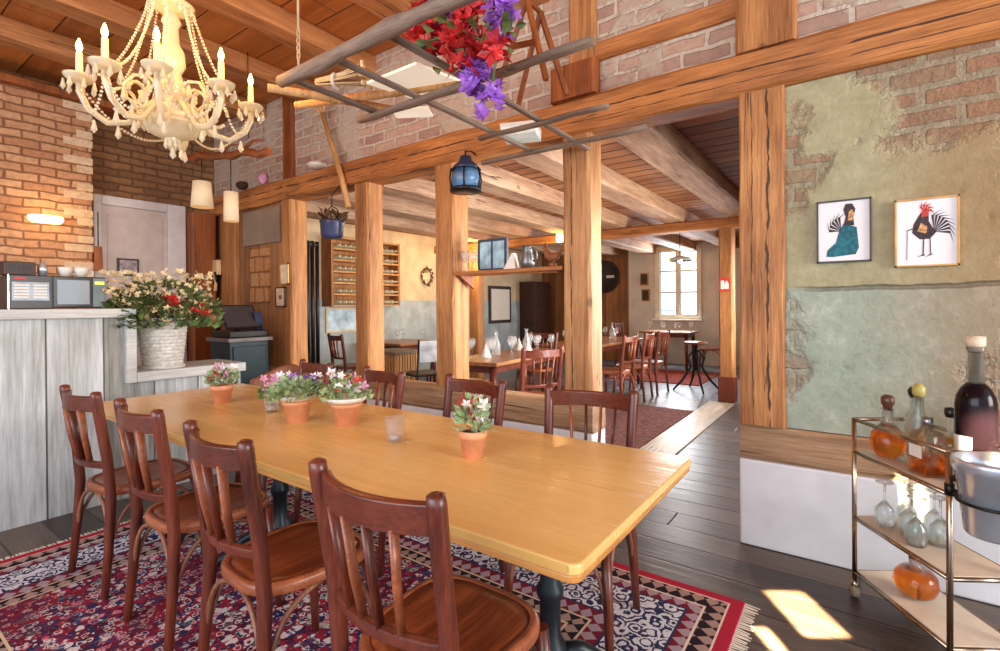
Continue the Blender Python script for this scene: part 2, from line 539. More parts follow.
struct(box('floor', (XL - .15, YF, -.1), (XR, 7.0, 0), M['floor']))
struct(box('floor', (XL - .15, 7.0, -.1), (XR, YB + .15, 0), M['floor_back'])).name = 'floor_rear'
struct(box('trim_1', (-1.56, 3.17, 0), (-1.25, 6.95, .012), M['strip'], bevel=.004), 'pale threshold board along the edge of the passage')
struct(box('ceiling', (XL - .15, YF, 3.55), (XR, Y0 + .2, 3.65), M['ceil_front']))
struct(box('ceiling_rear', (XL - .15, Y0 + .2, 2.60), (-.35, YB + .15, 2.68), M['ceil_back']))

struct(box('wall_left', (XL - .15, YF, 0), (XL, Y0 + .2, 3.55), M['brick_brown']))
struct(box('wall_left_brick', (XL, YF, 0), (-6.3, 1.72, 3.36), M['brick_tan'], bevel=.012))
q_ = MB()
for k in range(38):
    z = .02 + k * .088
    if k % 3 != 2:
        q_.box((-6.302, 1.725 - (.23 if k % 2 else .13), z), (-6.294, 1.726, z + .072))
struct(q_.build('trim_3', brick('quoin_brick', 'Y', 'Z', .9, .9, (236, 206, 174), (226, 190, 150), (220, 190, 150), .001), None, .004), 'pale corner bricks at the edge of the tan brick wall')
struct(box('trim_2', (XL, YF, 3.36), (-6.22, 2.5, 3.43), M['post_dark'], bevel=.01), 'brown timber moulding along the top of the brick wall')
struct(box('wall_left_rear', (XL - .15, Y0 + .2, 1.4), (XL, YB + .15, 2.60), M['cream_wall']))
struct(box('wall_left_dado', (XL - .15, Y0 + .2, 0), (XL + .012, YB + .15, 1.4), M['blue_dado']))
# far wall with the window opening
WX0, WX1, WZ0, WZ1 = -3.52, -2.66, 1.03, 2.48
struct(box('wall_far_boards', (XL, YB, 0), (-4.2, YB + .15, 2.60), M['plankwall']))
far = MB()
far.box((-4.2, YB, 0), (WX0, YB + .15, 2.60))
far.box((WX1, YB, 0), (-.35, YB + .15, 2.60))
far.box((WX0, YB, 0), (WX1, YB + .15, WZ0))
far.box((WX0, YB, WZ1), (WX1, YB + .15, 2.60))
struct(far.build('wall_far', M['white_wall']))
struct(box('wall_passage', (-.5, Y0 + .24, 0), (-.35, YB, 2.60), M['plankwall_y']))
struct(box('wall_upper', (XL, Y0 + .04, 2.655), (XR, Y0 + .2, 3.55), M['brick_pink']))
struct(box('wall_right', (-.30, Y0 + .015, .65), (XR, Y0 + .24, 2.43), M['plaster']))
struct(box('wall_middle', (XL, Y0 + .03, .65), (-4.93, Y0 + .19, 2.43), M['plankwall']))
struct(box('baseboard_right', (-.507, Y0 - .015, 0), (XR, Y0 + .24, .46), M['white_plinth'], bevel=.008), 'white plastered plinth under the green plaster wall')
struct(box('baseboard_middle', (XL, Y0 - .01, 0), (-1.38, Y0 + .21, .46), M['white_plinth'], bevel=.008), 'white plastered plinth under the timber posts behind the long table')

def timber(name, a, b, axis, mat, label, cat, **k):
    o = hewn(name, a, b, axis, mat, **k)
    return tag(o, label, cat, kind='structure')

timber('timber_sill', (-.505, Y0 - .012, .46), (XR, Y0 + .2, .65), 'x', M['sill'], 'rough brown sill beam on the white plinth below the green plaster', 'beam')
timber('timber_sill', (XL, Y0 - .008, .46), (-1.375, Y0 + .2, .65), 'x', M['sill'], 'long brown sill beam carrying the posts behind the dining table', 'beam')
timber('timber_post', (-.505, Y0 - .025, .65), (-.285, Y0 + .2, 2.425), 'z', M['post_cracked'], 'cracked orange timber post beside the green plaster wall', 'post', cham=.01)
timber('timber_post', (-1.595, Y0, .65), (-1.385, Y0 + .2, 2.425), 'z', M['post_split'], 'pale timber post at the passage, nearest of the free-standing posts', 'post')
timber('timber_post', (-2.76, Y0, .65), (-2.545, Y0 + .2, 2.425), 'z', M['post'], 'timber post under the hanging blue lantern', 'post')
timber('timber_post', (-3.765, Y0, .65), (-3.56, Y0 + .2, 2.425), 'z', M['post'], 'timber post in front of the wooden bottle rack', 'post')
timber('timber_post', (-4.955, Y0 - .01, .65), (-4.77, Y0 + .2, 2.425), 'z', M['post'], 'timber post with the two small framed pictures beside it', 'post')
timber('timber_beam', (-6.5, Y0 - .03, 2.415), (XR, Y0 + .2, 2.655), 'x', M['beam_main'], 'long orange main beam lying across all the posts', 'beam', jit=.012)
timber('timber_beam', (-1.345, Y0 - .005, 2.865), (XR, Y0 + .15, 2.985), 'x', M['beam_x'], 'slimmer upper beam in the brickwork above the main beam', 'beam')
timber('timber_block', (-1.655, Y0 - .05, 2.65), (-1.325, Y0 + .15, 2.87), 'z', M['post_dark'], 'thick wooden block on the main beam above the passage post', 'beam', jit=.004)
timber('timber_post', (-1.54, Y0 - .01, 2.865), (-1.345, Y0 + .15, 3.55), 'z', M['post_old'], 'upper timber post rising from the thick block to the ceiling', 'post')
timber('timber_post', (-.52, Y0 - .02, 2.65), (-.23, Y0 + .15, 3.55), 'z', M['post_old'], 'broad upper timber post above the cracked orange post', 'post', jit=.004)
timber('timber_post', (-4.92, Y0 - .01, 2.65), (-4.74, Y0 + .15, 3.55), 'z', M['post_dark'], 'dark brown upper post to the right of the chandelier', 'post')
timber('timber_post', (-6.5, 2.655, 0), (-6.3, Y0 - .03, 2.42), 'z', M['post_dark'], 'broad dark brown post between the white door and the board wall', 'post', jit=.004)
timber('timber_post', (-6.22, Y0 - .03, .65), (-5.88, Y0 + .05, 2.42), 'z', M['post_old'], 'timber post in the board wall behind the till stand', 'post')
for i, x in enumerate((-5.4, -4.5, -3.6, -2.7, -1.8, -.9, 0.05, 1.0)):
    o = timber('ceiling_joist', (x - .12, YF, 3.39), (x + .12, Y0 + .04, 3.56), 'y', M['beam_y'], 'brown joist running under the front room ceiling boards', 'joist')
    o['group'] = 'front ceiling joists'
for i, x in enumerate((-1.2, -2.02, -2.85, -3.7, -4.55, -5.4)):
    o = timber('ceiling_joist', (x - .15, Y0 + .2, 2.42), (x + .15, YB, 2.61), 'y', M['joist_pale'], 'pale wide joist under the rear room ceiling boards', 'joist')
    o['group'] = 'rear ceiling joists'
timber('timber_beam', (XL, 6.98, 2.29), (-.5, 7.2, 2.43), 'x', M['beam_x'], 'cross beam under the joists inside the rear room', 'beam')
t = thing('timber_post', 'slim timber post with a red-brown foot in the rear room passage', 'post', (-1.36, 7.1, 0))
t['kind'] = 'structure'
t2 = timber('timber_post', (-5.67, 6.99, 0), (-5.45, 7.19, 2.30), 'z', M['post'], 'timber post under the rear cross beam behind the display shelf', 'post')
o = hewn('post_shaft', (-.09, -.1, .34), (.09, .1, 2.29), 'z', M['post']); o.parent = t
o = box('post_foot', (-.1, -.11, 0), (.1, .11, .34), M['red_base'], t, .008); o['label'] = 'red-brown painted foot'
s = thing('wall_sign', 'small square red sign with a white mark on the slim rear post', 'sign', (-1.37, 6.993, 1.55))
box('sign_plate', (-.07, -.012, -.09), (.07, 0, .09), plain('sign_red', (190, 52, 44), .5), s)
mk = MB(); mk.box((-.045, -.016, -.06), (-.005, -.012, .05)); mk.prism([(.0, -.06), (.05, -.06), (.05, .01), (.025, .05), (.0, .01)], -.016, -.012)
mk.build('white_mark', M['paper'], s)

# lower left wall details: a plaster panel and small leaded panel set in the board wall
o = tag(box('wall_panel', (-5.76, Y0 + .005, 2.0), (-5.0, Y0 + .04, 2.39), M['gray_plaster'], bevel=.006), 'grey plaster panel high in the board wall behind the till', 'panel', kind='structure')
pn = thing('brick_niche', 'small pale brick patch in the board wall behind the till', 'panel', (-5.4, Y0 + .03, 1.35)); pn['kind'] = 'structure'
o = MB().box((-.2, -.03, 0), (.17, .02, .6)).build('brick_face', brick('brick_niche_face', 'X', 'Z', .19, .17, (214, 160, 104), (196, 138, 84), (150, 96, 54), .012), pn)

# window
def window():
    w = thing('window_1', 'white framed two-sash window in the far wall of the rear room', 'window', ((WX0 + WX1) / 2, YB, WZ0))
    w['kind'] = 'structure'
    hw, hh = (WX1 - WX0) / 2, WZ1 - WZ0
    f = MB()
    for a, b in (((-hw - .06, -.05, -.06), (-hw + .04, .1, hh + .06)), ((hw - .04, -.05, -.06), (hw + .06, .1, hh + .06)),
                 ((-hw + .04, -.05, -.06), (hw - .04, .1, .04)), ((-hw + .04, -.05, hh - .04), (hw - .04, .1, hh + .06)), ((-.045, -.04, .04), (.045, .08, hh - .04))):
        f.box(a, b)
    for z in (hh * .36, hh * .68):
        f.box((-hw + .04, -.02, z - .015), (-.045, .05, z + .015))
        f.box((.045, -.02, z - .015), (hw - .04, .05, z + .015))
    f.build('window_frame', plain('window_paint', (236, 230, 206), .5, var=.04), w, .006)
    box('window_sill', (-hw - .1, -.16, -.1), (hw + .1, -.05, -.06), M['white_wall'], w, .006)
    MB().box((-hw + .04, .03, .04), (hw - .04, .036, hh - .04)).build('window_pane', glass('window_glass', (250, 252, 255), .0, 1.1, .75), w)
window()

# door
d = thing('door_1', 'pale grey panelled door in the brick wall behind the bar', 'door', (XL, 2.22, 0)); d['kind'] = 'structure'
f = MB(); f.box((0, -.45, 0), (.05, -.38, 2.5)); f.box((0, .24, 0), (.05, .43, 2.5)); f.box((0, -.38, 2.4), (.05, .24, 2.5))
f.build('door_frame', M['door_paint'], d, .01)
p_ = MB(); p_.box((0, -.38, 0), (.02, .24, 2.4)); p_.box((.02, -.33, 1.15), (.03, .19, 2.3)); p_.box((.02, -.33, .15), (.03, .19, 1.0))
p_.build('door_panel', plain('door_leaf', (202, 186, 180), .5, var=.04), d, .006)
pf = thing('picture_frame', 'small dark picture hanging on the pale door', 'picture', (XL + .032, 2.07, 1.65))
MB().box((0, -.1, 0), (.018, .1, .19)).build('frame', M['frame_dark'], pf, .003)
MB().box((.018, -.08, .02), (.02, .08, .17)).build('print', plain('door_print', (140, 128, 132), .6, var=.5, nscale=20), pf)

# facade seen through the window
b = thing('building', 'pale house across the street seen through the window', 'building', (-4.5, 17.5, -2))
box('wall', (-5, 0, 0), (5, .3, 7), plain('far_render', (222, 224, 226), .8, var=.05), b)
for i in range(6):
    q = MB().box((-4.2 + i * 1.5, -.06, 3.1), (-3.4 + i * 1.5, 0, 4.3)).build('window', plain('far_shutter%d' % 0, (196, 206, 216), .5) if i == 0 else bpy.data.materials['far_shutter0'], b)
box('cornice', (-5, -.15, 4.8), (5, 0, 5.0), plain('far_cornice', (226, 214, 170), .7), b)

# ------------------------------------------------------------------ the rug
def rug_mat(hx, hy):
    t = NT('oriental_rug')
    o = t.obj()
    X = t.xyz(o)
    ax, ay = t.math('ABSOLUTE', X[0]), t.math('ABSOLUTE', X[1])
    dx, dy = t.math('SUBTRACT', hx, ax), t.math('SUBTRACT', hy, ay)
    d = t.math('MINIMUM', dx, dy)
    m = t.comb(ax, ay, 0.0)
    wob = t.n('ShaderNodeTexNoise', {'Vector': m, 'Scale': 40.0, 'Detail': 2.0}).outputs['Color']
    mw = t.add(m, t.scale(t.add(wob, (-.5, -.5, -.5)), (.026, .026, 0)))
    def vor(s, **k):
        return t.n('ShaderNodeTexVoronoi', {'Vector': mw, 'Scale': s, 'Randomness': .85}, **k)
    RED, NAVY, CREAM, DK, GRN, PINK = (138, 34, 52), (46, 48, 84), (222, 206, 204), (84, 26, 42), (84, 108, 104), (206, 116, 130)
    # field
    v1 = vor(36)
    cell = t.xyz(v1.outputs['Color'])
    fld = t.ramp(cell[0], [(0, RED), (.22, DK), (.38, NAVY), (.56, (160, 40, 58)), (.72, CREAM), (.79, (66, 66, 110)), (.87, PINK), (.94, GRN)], 'CONSTANT')
    ring = t.step(t.math('ABSOLUTE', t.math('SUBTRACT', v1.outputs['Distance'], .42)), .05, .1)
    fld = t.mix(t.math('SUBTRACT', 1.0, ring), fld, t.ramp(cell[1], [(0, CREAM), (.35, NAVY), (.6, RED), (.8, (214, 196, 190))], 'CONSTANT'))
    v2 = vor(74)
    c2 = t.xyz(v2.outputs['Color'])
    dots = t.math('MULTIPLY', t.math('SUBTRACT', 1.0, t.step(v2.outputs['Distance'], .22, .32)), t.math('GREATER_THAN', c2[0], .35))
    fld = t.mix(dots, fld, t.ramp(c2[1], [(0, CREAM), (.4, RED), (.6, NAVY), (.8, PINK)], 'CONSTANT'))
    big = t.noise(m, 2.4, 2)
    fld = t.mix(t.math('MULTIPLY', t.step(big, .45, .6), .55), fld, (112, 26, 44))
    # main border: cream ground, navy rosettes
    v3 = vor(17)
    r3 = t.math('FRACT', t.math('MULTIPLY', v3.outputs['Distance'], 3.4))
    brd = t.mix(t.step(t.math('ABSOLUTE', t.math('SUBTRACT', r3, .5)), .2, .26), NAVY, (214, 214, 220))
    brd = t.mix(t.math('MULTIPLY', dots, .85), brd, t.ramp(c2[1], [(0, (170, 56, 66)), (.3, CREAM), (.6, NAVY), (.8, GRN)], 'CONSTANT'))
    # guard stripes: small repeating diamonds along the border
    cond = t.math('LESS_THAN', dx, dy)
    al = t.math('ADD', t.math('MULTIPLY', ay, cond), t.math('MULTIPLY', ax, t.math('SUBTRACT', 1.0, cond)))
    zig = t.math('ABSOLUTE', t.math('SUBTRACT', t.math('FRACT', t.math('MULTIPLY', al, 17.0)), .5))
    zag = t.math('ABSOLUTE', t.math('SUBTRACT', t.math('FRACT', t.math('MULTIPLY', d, 13.0)), .5))
    dia = t.math('GREATER_THAN', t.math('ADD', zig, zag), .52)
    gd1 = t.mix(dia, (40, 28, 38), (168, 138, 128))
    gd2 = t.mix(dia, (118, 30, 46), (168, 146, 156))
    def band(lo, hi):
        return t.math('MULTIPLY', t.math('GREATER_THAN', d, lo), t.math('LESS_THAN', d, hi))
    c = t.mix(band(.0, .05), fld, (176, 38, 62))
    for lo, hi, cc in ((.05, .058, (232, 200, 190)), (.058, .13, gd1), (.13, .14, (226, 206, 190)), (.14, .19, gd2), (.19, .2, NAVY), (.2, .41, brd), (.41, .42, NAVY),
                       (.42, .49, gd2), (.49, .5, (214, 190, 160)), (.5, .56, gd1), (.56, .57, (214, 190, 160))):
        c = t.mix(band(lo, hi), c, cc)
    t.col(c)
    t.p(Roughness=.95)
    t.b.inputs['Specular IOR Level'].default_value = .15
    t.bump(t.noise(o, 160, 2), .25, .004)
    return t.m

RX0, RX1, RY0, RY1 = -3.56, -.385, -.12, 2.35
rug = thing('oriental_rug', 'red and navy patterned oriental rug under the long dining table', 'rug', ((RX0 + RX1) / 2, (RY0 + RY1) / 2, 0))
hx, hy = (RX1 - RX0) / 2, (RY1 - RY0) / 2
MB().box((-hx, -hy, .001), (hx, hy, .012)).build('pile', rug_mat(hx, hy), rug, .004)
for sx in (-1, 1):
    fr = MB()
    for k in range(190):
        y = -hy + .006 + k * (2 * hy - .012) / 189
        j = random.uniform(-.008, .008)
        L = random.uniform(.045, .06)
        fr.quad([(sx * hx, y - .005, .006), (sx * hx, y + .005, .006), (sx * (hx + L), y + j + .004, .003), (sx * (hx + L), y + j - .004, .003)])
    o = fr.build('fringe', plain('rug_fringe', (232, 222, 206), .9, var=.05), rug); o['label'] = 'white knotted fringe'

# ------------------------------------------------------------------ the dining table
TX0, TX1, TY0, TY1 = -3.62, -.472, .935, 1.845
TC = ((TX0 + TX1) / 2, (TY0 + TY1) / 2)
tb = thing('dining_table', 'long honey-coloured dining table on painted iron pedestals', 'table', (TC[0], TC[1], .012))
lx, ly = (TX1 - TX0) / 2, (TY1 - TY0) / 2
def rrect(lx, ly, r, n=5):
    p = []
    for cx, cy, a in ((lx - r, ly - r, 0), (-lx + r, ly - r, 90), (-lx + r, -ly + r, 180), (lx - r, -ly + r, 270)):
        for k in range(n + 1):
            p.append((cx + r * cos(R(a + 90 * k / n)), cy + r * sin(R(a + 90 * k / n))))
    return p
MB().prism(rrect(lx, ly, .03), .712, .738, 'z').build('tabletop', M['table'], tb, .006, 3)
MB().prism(rrect(lx - .003, ly - .003, .03), .694, .712, 'z').build('table_edge', M['table_edge'], tb, .004)
for px in (-.80, -2.36, -3.2):
    x = px - TC[0]
    m = MB()
    m.lathe([(.0, .05), (.055, .05), (.06, .08), (.045, .1), (.05, .13), (.06, .16), (.05, .2), (.034, .23), (.034, .34), (.044, .36), (.044, .38), (.032, .4), (.032, .56), (.046, .585), (.03, .61), (.032, .67), (.06, .69), (.0, .69)], (x, 0, 0), 20)
    o = m.build('pedestal', M['iron'], tb)
    for k in range(4):
        a = PI / 4 + k * PI / 2
        pts = [(x + cos(a) * r_, sin(a) * r_, z) for r_, z in ((.03, .17), (.1, .17), (.18, .12), (.25, .05), (.31, .02), (.34, .016))]
        MB().tube(pts, [.026, .026, .024, .022, .02, .016], 8).build('foot', M['iron'], o)
    MB().box((x - .05, -.3, .676), (x + .05, .3, .694)).build('top_bracket', M['iron'], o)

# ------------------------------------------------------------------ dining chairs
def chair_parts(t, kind='bentwood'):
    c, cx, cs = M['chair'], M['chair_x'], M['chair_seat']
    for s in (-1, 1):
        pts = [(s * .205, -.225, 0), (s * .196, -.205, .22), (s * .186, -.192, .44), (s * .185, -.205, .62), (s * .19, -.232, .8), (s * .193, -.245, .895), (s * .193, -.247, .915), (s * .193, -.247, .921)]
        MB().tube(pts, [.015, .0185, .0215, .0215, .0215, .022, .0205, .01], 12).build('back_post', c, t)
        pts = [(s * .205, .2, 0), (s * .195, .185, .22), (s * .182, .168, .432)]
        MB().tube(pts, [.014, .018, .02], 10).build('front_leg', c, t)
    # top rail and lower rail: bowed planks
    def rail(z0, z1, yb, bow, th, name, n=12, wob=0.0):
        rings = []
        for i in range(n + 1):
            u = -1 + 2 * i / n
            x = u * .178
            y = yb - bow * (1 - u * u)
            zc = wob * (1 - u * u)
            rings.append([(x, y - th / 2, z0), (x, y + th / 2, z0), (x, y + th / 2 + .004, z1 + zc - .006), (x, y, z1 + zc), (x, y - th / 2 - .002, z1 + zc - .006)])
        return MB().rings(rings, smooth=False).build(name, cx, t, .003)
    rail(.828, .898, -.236, .05, .02, 'top_rail')
    rail(.566, .598, -.2, .042, .02, 'lower_rail')
    for k in range(4):
        u = (-.62, -.23, .16, .55)[k]
        u2 = (-.5, -.19, .13, .45)[k]
        x0, x1 = u2 * .178, u * .178
        y0, y1 = -.2 - .042 * (1 - u2 * u2), -.232 - .05 * (1 - u * u)
        MB().tube([(x0, y0, .59), ((x0 + x1) / 2, (y0 + y1) / 2 - .004, .7), (x1, y1 - .004, .838)], [.0105, .0115, .0125], 8, flat=(1.15, .55)).build('slat', M['chair_edge'] if k % 2 else c, t)
    # seat: rounded shield, shallow dish, rim around it
    n = 40
    def outline(g):
        p = []
        for i in range(n):
            a = 2 * PI * i / n
            ca, sa = cos(a), sin(a)
            e = .62
            x = (abs(ca) ** e) * (1 if ca > 0 else -1)
            y = (abs(sa) ** e) * (1 if sa > 0 else -1)
            w = .198 + .018 * y
            p.append((x * (w - g), y * (.21 - g) + .005))
        return p
    rg = MB()
    o0, o1 = outline(0), outline(.022)
    rg.rings([[(x, y, z) for x, y in pl] for pl, z in ((outline(.008), .424), (outline(.0), .43), (o0, .452), (outline(.006), .462), (o1, .462), (o1, .45))], smooth=True, cap=False)
    rg.rings([[(x, y, z) for x, y in pl] for pl, z in ((outline(.008), .424), (outline(.022), .424), (outline(.03), .44))], smooth=False, cap=False)
    rg.build('seat_frame', M['chair_edge'], t)
    st = MB()
    st.rings([[(x, y, z) for x, y in pl] for pl, z in ((outline(.03), .436), (outline(.021), .446), (outline(.021), .460), (outline(.06), .455), (outline(.11), .451), (outline(.17), .45))], smooth=True)
    st.build('seat', cs, t)
    for s in (-1, 1):
        br = arc((s * .195, -.2, .2), (s * .192, -.17, .42), (s * .188, -.01, .425), 8)
        br2 = arc((s * .193, .183, .2), (s * .19, .15, .42), (s * .188, .0, .425), 8)
        MB().tube(br, .0085, 8).build('brace', M['chair_worn'], t)
        MB().tube(br2, .0085, 8).build('brace', M['chair_worn'], t)
    MB().tube(arc((-.19, -.205, .2), (-.17, -.2, .44), (0, -.19, .425), 8) + arc((0, -.19, .425), (.17, -.2, .44), (.19, -.205, .2), 8)[1:], .0085, 8).build('brace', M['chair_worn'], t)
    MB().tube(arc((-.19, .19, .2), (-.16, .18, .44), (0, .18, .425), 8) + arc((0, .18, .425), (.16, .18, .44), (.19, .19, .2), 8)[1:], .0085, 8).build('brace', M['chair_worn'], t)

G = 'mahogany chairs around the long table'
ZR = .012
near = [(-2.92, .985, 2, 'dark bentwood chair on the near side of the long table, closest to the bar counter'),
        (-2.24, .99, -1, 'dark bentwood chair on the near side of the long table, second from the bar counter'),
        (-1.555, .965, -3, 'dark bentwood chair on the near side of the long table, third from the bar counter'),
        (-.862, .965, 0, 'large dark bentwood chair nearest the camera, fourth from the bar counter')]
chair0 = None
for x, y, a, lb in near:
    if chair0 is None:
        chair0 = thing('dining_chair', lb, 'chair', (x, y, ZR), R(a), G)
        chair_parts(chair0)
    else:
        dup(chair0, (x, y, ZR), R(a), lb)
for x, y, a, lb in ((-.925, 1.79, 188, 'dark bentwood chair on the far side of the long table at its passage end'),
                    (-1.62, 1.76, 173, 'dark bentwood chair on the far side of the table behind the single small flower pot'),
                    (-2.3, 1.74, 170, 'dark bentwood chair on the far side of the table behind the two big flower pots'),
                    (-3.0, 1.77, 172, 'dark bentwood chair on the far side near the bar end, behind the bushy pot')):
    dup(chair0, (x, y, ZR), R(a), lb)

# leather tub-backed chair at the far left corner
t = thing('tub_chair', 'rounded brown leather chair at the bar end of the table', 'chair', (-3.78, 2.2, 0), R(205), G)
m = MB()
rings = []
for i in range(15):
    a = R(180 + 180 * i / 14)
    x, y = .21 * cos(a), .2 * sin(a)
    h = .82 - .1 * abs(cos(a)) ** 2
    rings.append([(x * .9, y * .9, .44), (x * 1.1, y * 1.1, .44), (x * 1.12, y * 1.12, h - .02), (x * 1.02, y * 1.02, h), (x * .92, y * .92, h - .02)])
m.rings(rings, smooth=True)
m.build('backrest', plain('brown_leather', (134, 84, 58), .45, var=.1), t)
MB().prism([(.23 * cos(R(k * 18)), .22 * sin(R(k * 18))) for k in range(20)], .38, .46, 'z').build('seat', bpy.data.materials['brown_leather'], t, .015)
for sx in (-1, 1):
    for sy in (-1, 1):
        MB().tube([(sx * .15, sy * .14, .38), (sx * .18, sy * .17, 0)], [.018, .012], 8).build('leg', M['chair'], t)

# ------------------------------------------------------------------ things on the table
ZT = .75
def leaf_cluster(n, rx, rz, z0, size, seed, up=.6, narrow=.35):
    rnd = random.Random(seed)
    m = MB()
    for k in range(n):
        a = rnd.uniform(0, 2 * PI)
        q = rnd.random() ** .5
        p = Vector((rx * q * cos(a), rx * q * sin(a), z0 + rz * rnd.random() * (1 - .55 * q * q)))
        d = Vector((cos(a) * (.3 + q), sin(a) * (.3 + q), up + rnd.uniform(-.3, .5))).normalized()
        s = d.cross(Vector((rnd.uniform(-1, 1), rnd.uniform(-1, 1), rnd.uniform(.2, 1)))).normalized()
        L = size * rnd.uniform(.6, 1.3)
        w = L * narrow
        nrm = d.cross(s) * (L * .12)
        m.quad([p, p + d * (L * .5) + s * w + nrm, p + d * L, p + d * (L * .5) - s * w + nrm])
    return m
def blossoms(n, rx, rz, z0, size, seed, pos=None):
    rnd = random.Random(seed)
    m = MB()
    for k in range(n):
        if pos:
            c = Vector(pos[k % len(pos)]) + Vector((rnd.uniform(-1, 1), rnd.uniform(-1, 1), rnd.uniform(-1, 1))) * rx
        else:
            a = rnd.uniform(0, 2 * PI)
            q = rnd.random() ** .5
            c = Vector((rx * q * cos(a), rx * q * sin(a), z0 + rz * rnd.random()))
        ax = Vector((rnd.uniform(-1, 1), rnd.uniform(-1, 1), rnd.uniform(.1, 1))).normalized()
        u = ax.orthogonal().normalized()
        v = ax.cross(u)
        s = size * rnd.uniform(.7, 1.2)
        for j in range(5):
            b = 2 * PI * j / 5
            r_ = u * cos(b) + v * sin(b)
            q_ = u * cos(b + .55) + v * sin(b + .55)
            w_ = u * cos(b - .55) + v * sin(b - .55)
            m.quad([c, c + w_ * s * .6 + ax * s * .25, c + r_ * s + ax * s * .35, c + q_ * s * .6 + ax * s * .25])
    return m

def pot_plant(loc, r, h, label, tray, leaf, leafn, lr, lz, cols, seed):
    t = thing('potted_flowers', label, 'flower pot', loc, 0, 'terracotta flower pots on the long table')
    MB().lathe([(0, 0), (r * .68, 0), (r * .93, h * .74), (r, h * .74), (r * 1.02, h), (r * .93, h), (r * .88, h * .84), (0, h * .84)], seg=24).build('pot', M['terracotta'], t)
    if tray:
        MB().lathe([(r * .9, h - .004), (r * 1.04, h - .014), (r * 1.32, h + .006), (r * 1.32, h + .014), (r * 1.22, h + .016), (r * .9, h + .004)], seg=28).build('white_collar', M['white_glaze'], t)
    MB().lathe([(0, h * .85), (r * .88, h * .86), (r * .7, h * .92), (0, h * .95)], seg=16).build('soil', M['soil'], t)
    leaf_cluster(int(leafn * 1.8), lr, lz, h * .95, .036, seed).build('foliage', leaf, t)
    for i, (mat, n, sz) in enumerate(cols):
        blossoms(int(n * 1.5), lr * .9, lz * .75, h * 1.3, sz, seed + 3 + i).build('blossoms', mat, t)
    return t
pot_plant((-1.127, 1.407, ZT), .052, .1, 'smallest clay pot standing alone on the table with red and white flowers', False, M['leaf_pale'], 60, .05, .12,
          [(M['white_petal'], 5, .028), (M['red'], 4, .024), (M['pink'], 3, .022)], 11)
pot_plant((-1.93, 1.47, ZT), .07, .115, 'white-collared clay pot between the two tumblers with one upright red bloom', True, M['leaf_pale'], 90, .09, .12,
          [(M['white_petal'], 7, .028), (M['red'], 5, .025), (M['pink'], 2, .03)], 23)
pot_plant((-2.18, 1.375, ZT), .07, .115, 'white-collared clay pot with a wide mound of pale green leaves beside the tumbler', True, M['leaf_pale'], 170, .12, .1,
          [(M['white_petal'], 9, .02), (M['purple'], 6, .024)], 37)
pot_plant((-2.97, 1.4, ZT), .062, .105, 'clay pot at the bar end of the table with pink and red flowers', False, M['leaf_pale'], 60, .07, .1,
          [(M['white_petal'], 7, .028), (M['red'], 5, .026), (M['pink'], 6, .03)], 49)
def tumbler(loc, label):
    t = thing('tumbler', label, 'glass', loc, 0, 'tumblers on the long table')
    MB().lathe([(0, 0), (.03, 0), (.033, .004), (.041, .1), (.0385, .1), (.031, .012), (0, .012)], seg=24).build('glass_wall', M['tumbler'], t)
    MB().lathe([(0, .0125), (.0195, .0125), (.0195, .026), (0, .026)], seg=20).build('tea_light', M['white_glaze'], t)
tumbler((-1.52, 1.392, ZT), 'clear tumbler with a tea light standing alone in the middle of the table')
tumbler((-2.49, 1.425, ZT), 'clear tumbler with a tea light beside the pale leafy pot')
# pink posy behind the second tumbler
t = thing('flower_posy', 'small posy of pink flowers in a glass behind the bushy clay pot', 'flowers', (-2.62, 1.5, ZT))
MB().lathe([(0, 0), (.03, 0), (.034, .09), (.03, .09), (.026, .01), (0, .01)], seg=16).build('vase', M['glass'], t)
leaf_cluster(30, .04, .06, .05, .05, 5).build('foliage', M['leaf'], t)
blossoms(14, .05, .06, .1, .035, 8).build('blossoms', M['pink'], t)

# ------------------------------------------------------------------ bar cart
CA = math.atan2(-.42, .265)          # direction of its long side
ct = thing('bar_cart', 'slim steel bar cart with three pale shelves by the white plinth', 'cart', (0, 2.69, 0), CA)
CL, CW = .497, .24
def cw(a, b, z):                      # cart coordinates -> world
    return (a * cos(CA) - b * sin(CA), 2.69 + a * sin(CA) + b * cos(CA), z)
for a in (0, CL):
    for b_ in (0, CW):
        MB().tube([(a, b_, .05), (a, b_, .79)], .0095, 10).build('upright', M['brass'], ct)
        w = MB().lathe([(0, -.012), (.022, -.012), (.026, -.006), (.026, .006), (.022, .012), (0, .012)], seg=16, M=Matrix.Translation((a, b_, .026)) @ Matrix.Rotation(PI / 2, 4, 'X')).build('caster', plain('caster_grey', (150, 136, 112), .4) if a == 0 and b_ == 0 else bpy.data.materials['caster_grey'], ct)
        MB().tube([(a, b_, .075), (a, b_, .05), (a, b_, .03)], [.012, .014, .008], 8).build('caster_fork', M['brass'], w)
m = MB()
for p, q in (((0, 0), (CL, 0)), ((CL, 0), (CL, CW)), ((CL, CW), (0, CW)), ((0, CW), (0, 0))):
    m.tube([(p[0], p[1], .785), (q[0], q[1], .785)], .0085, 8)
m.build('top_rail', M['brass'], ct)
shelf_m = plain('cart_shelf', (226, 208, 186), .35, var=.05)
for z in (.64, .35, .11):
    m = MB()
    for p, q in (((0, 0), (CL, 0)), ((CL, 0), (CL, CW)), ((CL, CW), (0, CW)), ((0, CW), (0, 0))):
        m.tube([(p[0], p[1], z), (q[0], q[1], z)], .0085, 8)
    e = m.build('shelf_frame', M['brass'], ct)
    MB().box((.006, .006, z - .004), (CL - .006, CW - .006, z + .009)).build('shelf_board', shelf_m, e)
ZS1, ZS2, ZS3 = .6495, .3595, .1195

